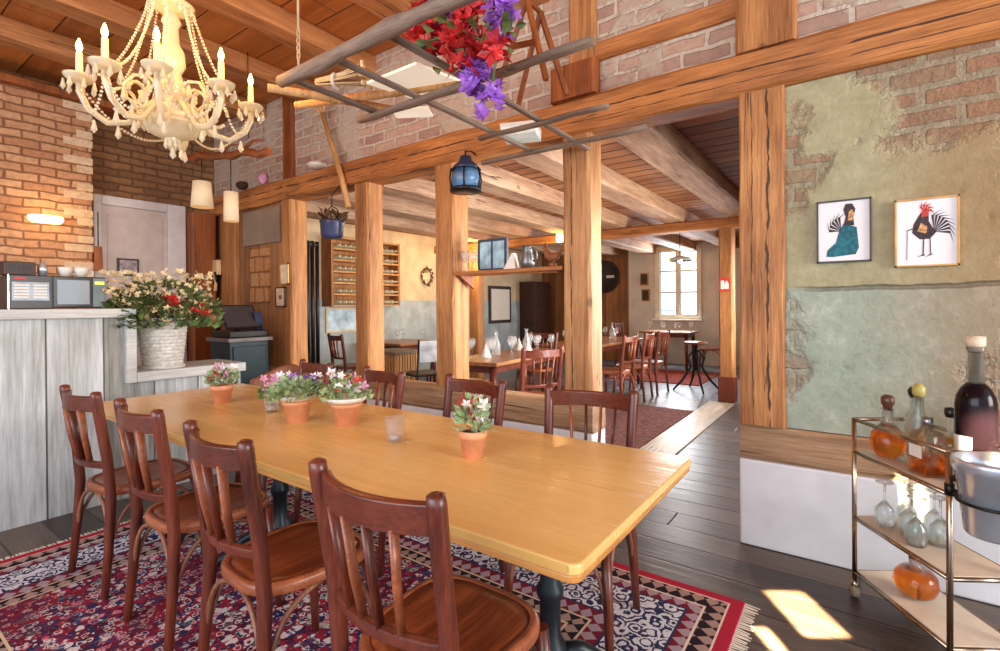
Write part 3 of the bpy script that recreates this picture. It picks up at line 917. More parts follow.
amber = glass('amber_spirit', (244, 156, 62), .02, 1.36, .35)
gold = glass('golden_spirit', (246, 196, 96), .02, 1.36, .35)
cork = plain('cork', (214, 176, 120), .8)
def bottle(label, a, b_, z, prof, liquid, lmat, stopper, smat, name='decanter', seg=24, sy=1.0, extra=None, cat='bottle'):
    t = thing(name, label, cat, cw(a, b_, z), CA, 'bottles on the bar cart')
    MB().lathe(prof, seg=seg, sy=sy).build('bottle_glass', M['glass'], t)
    if liquid:
        MB().lathe(liquid, seg=seg, sy=sy).build('liquid', lmat, t)
    if stopper:
        MB().lathe(stopper, seg=16).build('stopper', smat, t)
    if extra:
        extra(t)
    return t
blackcap = plain('black_cap', (28, 24, 24), .35)
yellowcap = plain('olive_cap', (186, 172, 96), .4)
steelcap = plain('steel_cap', (150, 152, 156), .25, .9)
bottle('round amber decanter with a dark ball stopper at the wall end of the cart', .105, .07, ZS1,
       [(0, 0), (.035, 0), (.058, .03), (.064, .065), (.056, .105), (.03, .135), (.02, .15), (.02, .2), (.026, .205), (.016, .205), (.016, .15), (.026, .13), (0, .128)],
       [(0, .006), (.034, .006), (.054, .032), (.06, .065), (.053, .102), (0, .104)], amber, [(0, .2), (.016, .2), (.017, .216), (.024, .225), (.024, .25), (.014, .262), (0, .262)], plain('stopper_brown', (96, 60, 44), .3))
bottle('tall clear bottle with an olive-yellow stopper beside the amber decanter', .205, .12, ZS1,
       [(0, 0), (.036, 0), (.04, .01), (.04, .17), (.018, .215), (.016, .27), (.018, .275), (.012, .275), (.012, .215), (.034, .168), (.034, .012), (0, .012)],
       [(0, .013), (.033, .013), (.033, .06), (0, .06)], gold, [(0, .27), (.012, .27), (.021, .285), (.022, .31), (.01, .325), (0, .325)], yellowcap)
bottle('clear bottle with a dark ball stopper behind the amber decanter', .1, .18, ZS1,
       [(0, 0), (.03, 0), (.034, .01), (.034, .16), (.016, .2), (.014, .25), (.017, .255), (.011, .255), (.011, .2), (.028, .158), (.028, .01), (0, .01)],
       [(0, .011), (.027, .011), (.027, .11), (0, .11)], gold, [(0, .25), (.011, .25), (.02, .262), (.022, .28), (.012, .295), (0, .295)], blackcap)
def labelled(t):
    MB().prism([(-.038, .03), (.038, .03), (.038, .1), (-.038, .1)], -.0445, -.0435, 'y').build('label', M['paper'], t)
def square(label, a, b_, hw, h, lh, lm, cap):
    t = thing('square_bottle', label, 'bottle', cw(a, b_, ZS1), CA, 'bottles on the bar cart')
    pl = rrect(hw, hw, .01, 3)
    m = MB()
    m.rings([[(x * s, y * s, z) for x, y in pl] for s, z in ((.9, 0), (1, .006), (1, h * .78), (.8, h * .86), (.35, h * .9), (.33, h), (.25, h))])
    m.build('bottle_glass', M['glass'], t, 0)
    MB().rings([[(x * .88, y * .88, z) for x, y in pl] for z in (.008, lh)]).build('liquid', lm, t)
    MB().lathe([(0, h - .004), (.013, h - .004), (.018, h + .004), (.018, h + .026), (0, h + .028)], seg=14).build('stopper', cap, t)
    MB().box((-hw * .7, -hw - .0012, lh * .9), (hw * .7, -hw - .0002, lh * 1.5)).build('label', M['paper'], t)
square('square clear bottle half full of orange spirit at the front of the cart tray', .318, .065, .043, .19, .075, amber, steelcap)
# ring-shaped bottle (hollow torus) with a white label
t = thing('ring_bottle', 'ring-shaped bottle of golden spirit with a small white label', 'bottle', cw(.268, .19, ZS1 + .005), CA, 'bottles on the bar cart')
tp = [(0 + 0.045 * cos(2 * PI * k / 24), 0, .066 + .045 * sin(2 * PI * k / 24)) for k in range(25)]
MB().tube(tp, .0165, 12).build('bottle_glass', M['glass'], t)
MB().tube(tp[:25], .013, 12).build('liquid', gold, t)
MB().lathe([(.011, .125), (.011, .2), (.014, .205)], seg=12).build('neck', M['glass'], t)
MB().lathe([(0, .2), (.015, .2), (.02, .215), (.018, .235), (0, .24)], seg=14).build('stopper', blackcap, t)
MB().box((-.028, -.0195, .04), (.028, -.0175, .09)).build('label', M['paper'], t)
MB().box((-.026, -.017, -.005), (.026, .017, .012)).build('foot', M['glass'], t)
# big dark bottle
t = thing('large_bottle', 'tall large dark bottle with a clear neck and blank white label', 'bottle', cw(.397, .172, ZS1), CA, 'bottles on the bar cart')
MB().lathe([(0, 0), (.053, 0), (.058, .008), (.058, .28), (.054, .31), (.042, .338), (.026, .358), (.0, .358)], seg=28).build('bottle_body', NT('dark_wine_glass').p(Base_Color=rgba((24, 14, 20)), Roughness=.14, Specular_IOR_Level=.2).m, t)
MB().lathe([(.026, .352), (.024, .37), (.0235, .47), (.027, .475), (.027, .49), (.02, .49), (.02, .352)], seg=24).build('neck', M['glass'], t)
MB().lathe([(0, .47), (.0195, .47), (.025, .49), (.028, .495), (.028, .525), (0, .527)], seg=20).build('stopper', plain('cream_cap', (222, 200, 172), .5), t)
lb = MB()
rg = []
for k in range(13):
    a = -PI / 2 + (-.95 + 1.9 * k / 12) - .25
    rg.append([(.0588 * cos(a), .0588 * sin(a), .09), (.0588 * cos(a), .0588 * sin(a), .17)])
lb.rings(rg, smooth=True, cap=False, closed=False)
lb.build('label', M['paper'], t)
# apple-shaped decanter on the bottom shelf
t = thing('decanter', 'squat round decanter of amber spirit lying on the lowest cart shelf', 'bottle', cw(.2, .11, ZS3), CA + .5, 'bottles on the bar cart')
MB().lathe([(0, 0), (.035, 0), (.062, .02), (.075, .055), (.07, .09), (.045, .118), (.02, .128), (.018, .15), (.022, .153), (.014, .153), (.014, .126), (.04, .112), (0, .11)], seg=28).build('bottle_glass', M['glass'], t)
MB().lathe([(0, .005), (.034, .005), (.059, .022), (.071, .055), (.067, .088), (0, .09)], seg=28).build('liquid', amber, t)
MB().box((-.02, -.014, .15), (.02, .014, .178)).build('stopper', blackcap, t, .004)
# wine glasses, upside down and upright on the middle shelf
def stem_glass(label, loc, group, mat, flip=False, s=1.0, name='wine_glass'):
    t = thing(name, label, 'glass', loc, 0, group)
    prof = [(0, 0), (.033, 0), (.032, .003), (.005, .008), (.004, .075), (.012, .085), (.034, .115), (.036, .145), (.029, .185), (.0275, .185), (.034, .145), (.032, .116), (.01, .089), (0, .088)]
    M_ = Matrix.Scale(s, 4)
    if flip:
        M_ = Matrix.Translation((0, 0, .185 * s)) @ Matrix.Rotation(PI, 4, 'X') @ M_
    MB().lathe(prof, seg=16, M=M_).build('glass_body', mat, t)
    return t
g0 = stem_glass('upturned stem glass on the middle cart shelf', cw(.1, .06, ZS2), 'upturned glasses on the middle cart shelf', M['glass'], True)
for a, b_ in ((.1, .15), (.18, .1), (.19, .19), (.27, .06), (.27, .15)):
    dup(g0, cw(a, b_, ZS2))
# ice bucket
o = MB()
o.tube([(.62 + .0855 * cos(2 * PI * k / 28), .03 + .0855 * sin(2 * PI * k / 28), .66) for k in range(29)], .0055, 8)
o.tube([(CL, 0, .66), (.545, .012, .66)], .007, 8)
o = o.build('bucket_ring', M['black'], ct); o['label'] = 'black ring that holds the ice bucket'
MB().lathe([(.0098, .64), (.014, .64), (.014, .68), (.0098, .68)], c=(CL, 0, 0), seg=14).build('ring_clamp', M['black'], o)
t = thing('ice_bucket', 'silver ice bucket held in a black ring at the end of the bar cart', 'bucket', cw(.62, .03, .555), CA)
MB().lathe([(0, 0), (.062, 0), (.068, .008), (.09, .2), (.1, .206), (.101, .235), (.097, .245), (.09, .243), (.084, .2), (.062, .012), (0, .012)], seg=32).build('bucket_body', M['chrome'], t)
for s in (-1, 1):
    MB().tube([(s * .078, -.03, .155), (s * .1, -.04, .15), (s * .112, 0, .145), (s * .1, .04, .15), (s * .078, .03, .155)], .008, 8, flat=(1, 1.4)).build('handle', M['black'], t)

# ------------------------------------------------------------------ rooster pictures
def picture(label, x, z, w, h, kind):
    t = thing('picture_frame', label, 'picture', (x, Y0 + .012, z))
    fr = MB()
    for a, b in (((-w / 2, -.022, 0), (-w / 2 + .007, 0, h)), ((w / 2 - .007, -.022, 0), (w / 2, 0, h)), ((-w / 2, -.022, 0), (w / 2, 0, .007)), ((-w / 2, -.022, h - .007), (w / 2, 0, h))):
        fr.box(a, b)
    fr.build('frame', M['frame_gold'] if kind else M['frame_dark'], t)
    MB().box((-w / 2 + .007, -.012, .007), (w / 2 - .007, -.006, h - .007)).build('mount', plain('mount_paper', (244, 240, 240), .7, var=.01), t)
    return t
def blob(t, name, mat, polys, w, h, d=-.0125):
    m = MB()
    for i, pl in enumerate(polys):
        m.prism([((u - .5) * w, v * h) for u, v in pl], d - .0004 - .0003 * (i % 3), d, 'y')
    return m.build(name, mat, t)
def fan(cx, cy, a0, a1, r0, r1, n, th=.02):
    out = []
    for i in range(n):
        a = R(a0 + (a1 - a0) * i / (n - 1))
        b = a - .45
        p0 = (cx, cy)
        p1 = (cx + r0 * cos(a), cy + r0 * sin(a))
        p2 = (cx + r1 * cos(b), cy + r1 * sin(b))
        nx, ny = -sin(a) * th, cos(a) * th
        out.append([p0, (p1[0] + nx, p1[1] + ny), p2, (p1[0] - nx, p1[1] - ny)])
    return out
ink = plain('ink_brown', (58, 44, 46), .7, var=.4, nscale=120)
teal = plain('ink_teal', (28, 100, 112), .7, var=.3, nscale=60)
inkred = plain('ink_red', (190, 60, 44), .7, var=.2)
inkora = plain('ink_orange', (206, 150, 96), .7, var=.3, nscale=90)
pa = picture('picture of a crested hen in a teal gown, left of the two rooster pictures', -.039, 1.498, .22, .305, 0)
blob(pa, 'gown', teal, [[(.18, .1), (.3, .09), (.72, .12), (.78, .22), (.76, .4), (.74, .55), (.5, .62), (.42, .5), (.36, .32), (.2, .2)]], .22, .305)
blob(pa, 'plumage', ink, [[(.5, .58), (.54, .72), (.5, .84), (.54, .93), (.66, .93), (.72, .84), (.68, .7), (.7, .58)]] + fan(.46, .5, 100, 175, .22, .3, 5, .025), .22, .305, -.013)
blob(pa, 'face', inkora, [[(.58, .66), (.6, .8), (.66, .84), (.7, .76), (.66, .66)]], .22, .305, -.0142)
pb = picture('picture of a strutting dark rooster with a red comb, right of the two rooster pictures', .27, 1.462, .225, .31, 1)
blob(pb, 'plumage', ink, [[(.28, .5), (.3, .62), (.38, .74), (.46, .84), (.54, .82), (.54, .66), (.6, .56), (.66, .5), (.56, .4), (.4, .4)]] + fan(.62, .5, -5, 95, .24, .34, 8, .02), .225, .31)
blob(pb, 'comb', inkred, fan(.48, .8, 10, 130, .1, .16, 5, .02) + [[(.42, .72), (.44, .84), (.54, .84), (.54, .74)]], .225, .31, -.0136)
blob(pb, 'wing', inkora, [[(.36, .52), (.42, .64), (.52, .58), (.5, .48)]], .225, .31, -.0142)
blob(pb, 'legs', ink, [[(.44, .16), (.46, .16), (.47, .4), (.45, .4)], [(.56, .16), (.575, .16), (.565, .42), (.55, .42)], [(.34, .14), (.48, .16), (.47, .18)], [(.47, .13), (.62, .18), (.56, .18)],
                          [(.19, .1), (.2, .1), (.21, .54), (.2, .54)], [(.2, .53), (.32, .56), (.32, .575), (.2, .545)]], .225, .31, -.013)

# ------------------------------------------------------------------ the bar counter
CXF = -4.03
bc = thing('bar_counter', 'whitewashed board bar counter with a lower end ledge', 'counter', (CXF, 0, 0))
ww, wt = M['whitewash'], M['whitewash_top']
MB().box((-.5, -2.2, 0), (-.03, 1.275, 1.237)).build('front_panel', ww, bc)
MB().box((-.62, -2.2, 1.237), (.012, 1.335, 1.297)).build('worktop', wt, bc, .005)
MB().box((-.6, 1.275, .786), (.01, 1.335, 1.2365)).build('end_board', wt, bc, .005)
MB().box((-.46, 1.336, .786), (.012, 2.085, .855)).build('ledge', wt, bc, .005)
MB().box((-.44, 1.276, 0), (-.03, 2.06, .785)).build('ledge_base', ww, bc)
# basket of flowers on the ledge
t = thing('flower_basket', 'big white wicker basket full of cream and red flowers on the bar ledge', 'flower basket', (CXF - .19, 1.565, .856))
bm_ = MB()
rings = []
for k in range(43):
    z = .36 * k / 42
    rr_ = .125 + .04 * z / .36
    dd = lambda i: (.006 if k % 3 == 1 else -.003) * (1 if (i // 3 + k // 3) % 2 else .35)
    rings.append([((rr_ + dd(i)) * cos(2 * PI * i / 48), (rr_ + dd(i)) * sin(2 * PI * i / 48), z) for i in range(48)])
bm_.rings(rings, smooth=False)
bm_.build('basket', plain('white_wicker', (206, 204, 196), .7, var=.12, nscale=40), t)
for z, r_ in ((.008, .132), (.36, .172)):
    MB().tube([(r_ * cos(2 * PI * k / 36), r_ * sin(2 * PI * k / 36), z) for k in range(37)], .012, 6).build('basket_rim', bpy.data.materials['white_wicker'], t)
leaf_cluster(900, .35, .36, .3, .06, 71, .35).build('foliage', M['leaf_dark'], t)
leaf_cluster(260, .36, .2, .3, .07, 72, .1).build('foliage', M['leaf'], t)
blossoms(460, .37, .38, .34, .024, 73).build('cream_blossoms', M['cream_flower'], t)
blossoms(1, .07, 0, 0, .05, 74, [(.2, -.02, .52), (.2, -.02, .52)]).build('red_blossoms', M['red'], t)
blossoms(26, .035, 0, 0, .035, 75, [(.3, -.05, .5), (.3, .12, .42), (.24, .22, .38)]).build('red_blossoms', M['red'], t)
# appliances on the bar
dk = plain('appliance_dark', (46, 46, 50), .35)
t = thing('microwave_oven', 'black microwave with a glazed door and grey control panel on the bar', 'microwave', (CXF - .2, 1.075, 1.298))
MB().box((-.3, -.14, .004), (0, .15, .215)).build('case', dk, t, .006)
MB().box((0, -.132, .012), (.012, .07, .207)).build('door', plain('door_black', (40, 42, 46), .2), t, .003)
MB().box((.0122, -.112, .03), (.0136, .055, .19)).build('door_window', NT('oven_glass').p(Base_Color=rgba((150, 164, 172)), Roughness=.08, Coat_Weight=1.0).m, t)
o = MB().box((0, .074, .012), (.011, .147, .207)).build('control_panel', plain('panel_grey', (104, 122, 124), .4), t, .002)
MB().box((.0112, .084, .165), (.0125, .137, .185)).build('display', emit('green_display', (206, 226, 90), .7), o)
t = thing('coffee_machine', 'black boxed machine with a pale striped front panel beside the microwave', 'machine', (CXF - .2, .835, 1.298))
MB().box((-.3, -.1, .0), (0, .11, .215)).build('case', dk, t, .006)
sp = MB().box((0, -.085, .055), (.004, .09, .17)).build('front_panel', plain('panel_blue_grey', (150, 168, 186), .3, var=.15), t)
st = MB()
for k in range(5):
    st.box((.0042, -.075 + .0, .07 + k * .019), (.0055, -.005, .08 + k * .019)); st.box((.0042, .015, .07 + k * .019), (.0055, .08, .08 + k * .019))
st.build('stripes', M['paper'], sp)
MB().box((0, -.075, .188), (.003, -.02, .2)).build('red_badge', M['red'], t)
MB().box((-.01, -.104, 0), (.008, -.098, .216)).build('silver_edge', M['chrome'], t)
t = thing('wooden_box', 'small dark slotted box standing on the striped machine', 'box', (CXF - .32, .8, 1.514))
MB().box((-.06, -.075, 0), (.06, .075, .085)).build('case', plain('box_brown', (58, 38, 34), .5), t, .005)
o = MB()
for k in range(5):
    o.box((.0602, -.06 + k * .026, .03), (.062, -.045 + k * .026, .07))
o.build('slots', M['black'], t)
t = thing('cocktail_shaker', 'small silver shaker standing on the striped machine', 'shaker', (CXF - .3, .915, 1.514))
MB().lathe([(0, 0), (.022, 0), (.027, .05), (.024, .062), (.014, .078), (.012, .09), (0, .092)], seg=18).build('shaker_body', M['chrome'], t)
for k, (yy, s) in enumerate(((1.03, 1.0), (1.115, 1.1))):
    t = thing('coffee_cup', ('pale stacked cup on the microwave, nearer the shaker', 'larger pale stacked cup on the microwave, nearer the door')[k], 'cup', (CXF - .3, yy, 1.514), 0, 'cups on the microwave')
    MB().lathe([(0, 0), (.022 * s, 0), (.036 * s, .04), (.04 * s, .065), (.037 * s, .065), (.02 * s, .006), (0, .006)], seg=18).build('cup_body', M['white_glaze'], t)
    MB().tube([(0, .036 * s, .05), (0, .06 * s, .045), (0, .055 * s, .022), (0, .03 * s, .018)], .005, 6).build('handle', M['white_glaze'], t)
# wall lamp on bricks, hanging wooden paddle
t = thing('wall_lamp', 'small glowing half-round wall lamp on the tan brick wall', 'lamp', (-6.3, 1.355, 2.15))
MB().box((0, -.12, -.03), (.02, .12, .03)).build('back_plate', M['white_glaze'], t, .004)
MB().lathe([(0, -.035), (.1, -.035), (.13, -.01), (.13, .03), (.12, .03), (.0, .02)], c=(.02, 0, 0), seg=24).build('lamp_shade', emit('lamp_glow', (255, 214, 140), 3.0), t)
t = thing('hanging_paddle', 'narrow brown wooden board hanging by a cord at the edge of the brick wall', 'board', (-6.27, 1.755, 1.68))
MB().prism([(-.04, 0), (.04, 0), (.03, .25), (-.03, .25)], -.012, .012, 'x').build('board', M['post_dark'], t, .004)
MB().tube([(0, 0, .25), (0, 0, .6)], .005, 6).build('cord', M['black'], t)

# ------------------------------------------------------------------ till stand and wall bits behind the bar
t = thing('till_stand', 'dark teal cupboard carrying the till in front of the board wall', 'cabinet', (-5.25, 2.66, 0))
MB().box((-.2, -.2, .0), (.2, .2, .95)).build('cabinet_body', plain('teal_paint', (22, 56, 70), .45, var=.1), t, .006)
MB().box((-.24, -.23, .95), (.24, .23, .99)).build('cabinet_top', plain('grey_top', (120, 116, 116), .4), t, .005)
MB().box((.2, -.17, .08), (.215, .17, .9)).build('door', bpy.data.materials['teal_paint'], t, .004)
t = thing('cash_register', 'black touchscreen till with a tilted screen on the teal cupboard', 'till', (-5.25, 2.66, .991))
MB().box((-.19, -.2, 0), (.2, .2, .07)).build('base', M['black'], t, .01)
M_ = Matrix.Translation((.05, -.02, .2)) @ Matrix.Rotation(R(48), 4, 'Y')
sc_ = MB().box((-.17, -.19, -.012), (.15, .19, .012), M_).build('screen', plain('till_black', (34, 34, 40), .3), t, .006)
MB().box((-.15, -.17, .0122), (.13, .17, .0135), M_).build('glass_face', NT('till_glass').p(Base_Color=rgba((74, 72, 76)), Roughness=.1).m, sc_)
MB().tube([(-.08, 0, .06), (-.02, 0, .2)], .03, 8).build('screen_arm', M['black'], t)
t = thing('card_reader', 'small blue-black card reader leaning beside the till screen', 'card reader', (-5.13, 2.81, 1.062))
MB().box((-.03, -.04, 0), (.02, .04, .19), Matrix.Rotation(R(-14), 4, 'Y')).build('reader_body', plain('reader_blue', (46, 60, 96), .4), t, .008)
t = thing('wall_telephone', 'cream wall telephone with a hanging receiver beside the dark post', 'telephone', (-6.26, Y0 - .03, 1.5))
MB().box((-.05, -.055, .19), (.07, 0, .37)).build('telephone_body', plain('phone_cream', (222, 186, 140), .5), t, .012)
MB().tube([(0, -.05, .2), (.03, -.05, .1), (0, -.045, .0)], [.022, .016, .022], 8).build('receiver', bpy.data.materials['phone_cream'], t)
MB().tube([(.03, -.058, .22), (.05, -.065, .19), (.08, -.06, .1)], .012, 6).build('cord', M['black'], t)
for lb, x, z, w, h, fm, pc in (('small upright framed card with a blue edge on the fifth post', -4.862, 1.535, .15, .22, 'frame_gold', (236, 214, 186)),
                               ('small square dark-framed print below the framed card', -4.94, 1.3, .18, .21, 'frame_dark', (226, 196, 160))):
    t = thing('picture_frame', lb, 'picture', (x, Y0 - .016, z))
    f = MB()
    for a, b in (((-w / 2, -.018, 0), (-w / 2 + .012, 0, h)), ((w / 2 - .012, -.018, 0), (w / 2, 0, h)), ((-w / 2, -.018, 0), (w / 2, 0, .012)), ((-w / 2, -.018, h - .012), (w / 2, 0, h))):
        f.box(a, b)
    f.build('frame', M[fm], t)
    MB().box((-w / 2 + .01, -.01, .01), (w / 2 - .01, -.002, h - .01)).build('print', plain('print_%d' % int(z * 100), pc, .7), t)
    if fm == 'frame_dark':
        q = MB()
        for k in (-1, 0, 1):
            q.box((k * .02 - .006, -.0115, .08), (k * .02 + .006, -.0101, .125))
        q.build('dark_marks', ink, t)

# drift-wood bar with white lamp shades
t = thing('hanging_branch', 'dark driftwood branch hung below the ceiling behind the chandelier', 'branch', (-4.95, 2.3, 2.74))
rnd = random.Random(3)
pts = [(-.75 + .15 * k, rnd.uniform(-.02, .02), rnd.uniform(-.02, .02) + .12 - .022 * k) for k in range(12)]
MB().tube(pts, [.03 + rnd.uniform(-.008, .01) for _ in pts], 8).build('branch', M['post_dark'], t)
for k in (2, 5, 8):
    p = Vector(pts[k]); MB().tube([p, p + Vector((.1, .06, .1)), p + Vector((.25, .08, .08))], [.018, .012, .005], 6).build('twig', M['post_dark'], t)
for x in (-.5, .6):
    MB().tube([(x, 0, .05), (x, 0, .81)], .004, 6).build('cord', M['black'], t)
shade_m = NT('white_shade')
shade_m.p(Base_Color=rgba((238, 214, 176)), Roughness=.7, Emission_Color=rgba((255, 220, 170)), Emission_Strength=.15)
for lb, x, r0, r1, z0, h, pinkside in (('wide white conical lamp shade hanging from the driftwood branch', -5.24, .08, .1, 2.29, .25, 1), ('narrow white cylinder lamp shade hanging from the driftwood branch', -4.67, .06, .064, 2.09, .27, 0)):
    t = thing('pendant_lamp', lb, 'lamp', (x, 2.3, z0), 0, 'lamp shades on the branch')
    MB().lathe([(r1, 0), (r0, h), (r0 - .006, h), (r1 - .006, 0)], seg=28).build('lamp_shade', shade_m.m, t)
    MB().tube([(0, 0, h - .02), (0, 0, (2.79 if pinkside else 2.7) - z0)], .005, 6).build('cord', M['black'], t)
    MB().lathe([(0, h - .1), (.03, h - .1), (.03, h - .02), (0, h - .02)], seg=12).build('bulb_holder', M['black'], t)
    MB().box((-r0, -.004, h - .02), (r0, .004, h - .012)).build('spider', M['black'], t)

# dark sockets on the plinth
for lb, x in (('black double socket on the plinth under the lantern post', -2.72), ('black double socket on the plinth beside the passage post', -1.56)):
    t = thing('wall_socket', lb, 'socket', (x, Y0 - .0105, .29))
    MB().box((-.05, -.012, -.1), (.05, 0, .1)).build('plate', plain('socket_' + str(int(-x * 100)), (46, 46, 52), .35), t, .004)
    for z in (-.05, .05):
        MB().lathe([(.032, 0), (.032, .004), (.026, .004), (.024, -.006), (0, -.006)], seg=20, M=Matrix.Translation((0, -.012, z)) @ Matrix.Rotation(PI / 2, 4, 'X')).build('socket_outlet', M['black'], t)

# ------------------------------------------------------------------ chandelier
CH = (-2.82, 1.1)
ch = thing('chandelier', 'crystal chandelier with candle bulbs and bead strands over the long table', 'chandelier', (CH[0], CH[1], 2.06))
cr = M['crystal']
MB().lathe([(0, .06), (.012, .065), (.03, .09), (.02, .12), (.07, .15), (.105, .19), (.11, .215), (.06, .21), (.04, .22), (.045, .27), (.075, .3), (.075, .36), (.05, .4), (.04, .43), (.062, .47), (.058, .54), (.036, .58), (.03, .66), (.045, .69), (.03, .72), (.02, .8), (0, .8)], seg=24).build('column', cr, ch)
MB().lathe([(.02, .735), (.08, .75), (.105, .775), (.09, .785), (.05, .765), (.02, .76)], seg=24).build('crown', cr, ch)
m = MB()
m.tube([(0, 0, .79), (0, 0, .84)], .012, 8)
for k in range(12):
    z = .85 + k * .041
    pts = [(.012 * cos(2 * PI * j / 10) * (1 if k % 2 else 0), .012 * cos(2 * PI * j / 10) * (0 if k % 2 else 1), z + .026 * sin(2 * PI * j / 10)) for j in range(11)]
    m.tube(pts, .004, 5)
m.build('chain', M['brass'], ch)
MB().lathe([(0, 1.3), (.05, 1.305), (.055, 1.32), (.055, 1.331), (0, 1.331)], seg=18).build('ceiling_rose', M['brass'], ch)
bulb_m = emit('bulb_glow', (255, 206, 120), 14.0)
candle_m = NT('candle_tube')
candle_m.p(Base_Color=rgba((255, 232, 180)), Roughness=.5, Emission_Color=rgba((255, 196, 100)), Emission_Strength=.25)  # glow of the bulb above put into the tube as emission
drop_mesh = MB().lathe([(0, 0), (.0045, -.004), (.0065, -.015), (.0125, -.043), (0, -.06)], seg=6, smooth=False).build('crystal_drop', cr, ch)
drop_first = [True]
def drop(par, p, L=.06):
    o = drop_mesh if drop_first[0] else drop_mesh.copy()
    if not drop_first[0]:
        COL.objects.link(o)
    drop_first[0] = False
    o.parent = par
    o.location = p
    o.scale = (L / .06,) * 3
def beads(pts, r=.0075, step=.017):
    m = MB()
    P = [Vector(p) for p in pts]
    acc = 0.0
    for a, b in zip(P, P[1:]):
        L = (b - a).length
        while acc < L:
            m.sphere(a.lerp(b, acc / L), r, 6, 4)
            acc += step
        acc -= L
    return m
def swag(p, q, sag, n=10):
    p, q = Vector(p), Vector(q)
    return [p.lerp(q, i / n) - Vector((0, 0, sag * 4 * (i / n) * (1 - i / n))) for i in range(n + 1)]
angs = [256, 296, 330, 12, 56, 148]
RA = .36
tips = []
for k, a in enumerate(angs):
    c, s = cos(R(a)), sin(R(a))
    P = lambda r_, z: (r_ * c, r_ * s, z)
    pts = [P(.05, .3), P(.1, .24), P(.18, .14), P(.26, .12), P(.33, .17), P(RA, .24), P(RA, .28)]
    sm_pts = []
    for i in range(len(pts) - 1):
        sm_pts += [Vector(pts[i]).lerp(Vector(pts[i + 1]), j / 3) for j in range(3)]
    sm_pts.append(Vector(pts[-1]))
    arm = MB().tube(sm_pts, .014, 8)
    # scroll on the arm
    arm.tube([P(.2 + .05 * cos(t_), .24 + .06 * sin(t_)) for t_ in [i * .5 for i in range(12)]], .009, 6)
    am = arm.build('arm', cr, ch)
    MB().lathe([(.012, .0), (.045, .008), (.06, .026), (.062, .034), (.054, .03), (.02, .014)], c=P(RA, .28), seg=14).build('drip_pan', cr, am)
    MB().lathe([(0, 0), (.022, 0), (.026, .03), (.014, .04), (.0125, .13), (0, .13)], c=P(RA, .29), seg=12).build('candle', candle_m.m, am)
    MB().lathe([(.006, 0), (.013, .02), (.012, .035), (.004, .06), (0, .066)], c=P(RA, .422), seg=10).build('bulb', bulb_m, am)
    b = swag(P(.09, .765), P(RA - .03, .32), .1)
    beads(b).build('bead_strand', cr, am)
    for j in range(7):
        t_ = 2 * PI * j / 7
        drop(am, (RA * c + .058 * cos(t_), RA * s + .058 * sin(t_), .29), .055)
    for r_, z in ((.14, .185), (.22, .115), (.31, .125)):
        drop(am, P(r_, z), .066)
    tips.append(P(RA, .27))
for k in range(6):
    a = R(24 + 60 * k)
    c, s = cos(a), sin(a)
    sc = MB().tube([(r_ * c, r_ * s, z) for r_, z in ((.05, .34), (.1, .38), (.16, .37), (.2, .31), (.19, .25), (.15, .23), (.12, .26), (.14, .3))], .009, 8).build('scroll', cr, ch)
    for r_, z in ((.2, .3), (.17, .225), (.1, .365)):
        drop(sc, (r_ * c, r_ * s, z), .075)
    beads(swag((.085 * c, .085 * s, .765), (.2 * c, .2 * s, .33), .06), .0065, .016).build('bead_strand', cr, sc)
MB().lathe([(.05, .1), (.1, .12), (.135, .16), (.14, .175), (.13, .17), (.09, .13), (.05, .112)], seg=24).build('glass_bowl', cr, ch)
for k in range(len(angs)):
    a_, b_ = tips[k], tips[(k + 1) % len(angs)]
    beads(swag(a_, b_, .15, 14), .007, .018).build('bead_swag', cr, ch)
for j in range(14):
    t_ = 2 * PI * j / 14
    drop(ch, (.105 * cos(t_), .105 * sin(t_), .195), .075)
for j in range(8):
    t_ = 2 * PI * j / 8
    drop(ch, (.03 * cos(t_), .03 * sin(t_), .1), .055)
drop(ch, (0, 0, .065), .07)
for j in range(10):
    t_ = 2 * PI * j / 10
    drop(ch, (.1 * cos(t_), .1 * sin(t_), .765), .05)

# ------------------------------------------------------------------ hanging rack
RZ = 2.30
rk = thing('hanging_rack', 'old grey wooden ladder rack hung from the ceiling by chains', 'rack', (-1.6, 1.75, RZ))
def rp(x, y, z=0.0):
    return (x + 1.6, y - 1.75, z)
def wobble(p, q, n, j):
    rnd = random.Random(int(p[1] * 1000))
    return [Vector(p).lerp(Vector(q), i / n) + Vector((0, rnd.uniform(-j, j), rnd.uniform(-j, j))) for i in range(n + 1)]
MB().tube(wobble(rp(-2.07, 1.24), rp(-.62, 1.24), 10, .006), [.026 + .004 * (i % 3) for i in range(11)], 10).build('rail', M['rack_wood'], rk)
MB().tube(wobble(rp(-2.17, 1.75), rp(-.8, 1.75), 10, .005), [.02, .024] * 5 + [.022], 8, flat=(1.2, .8)).build('rail', M['rack_wood'], rk)
MB().tube(wobble(rp(-1.82, 2.36), rp(-1.0, 2.36), 8, .004), .02, 8, flat=(1.2, .7)).build('rail', M['rack_wood'], rk)
MB().tube(wobble(rp(-2.12, 2.78), rp(-.95, 2.78), 8, .004), .022, 8, flat=(1.1, .8)).build('rail', M['rack_wood'], rk)
for x, y0, y1 in ((-2.03, 1.24, 1.78), (-1.72, 1.24, 2.8), (-1.405, 1.24, 2.965)):
    MB().tube([rp(x, y0, .012), rp(x, (y0 + y1) / 2, .016), rp(x, y1, .012)], .019, 8, flat=(1.15, .6)).build('rung', M['rack_rung'], rk)
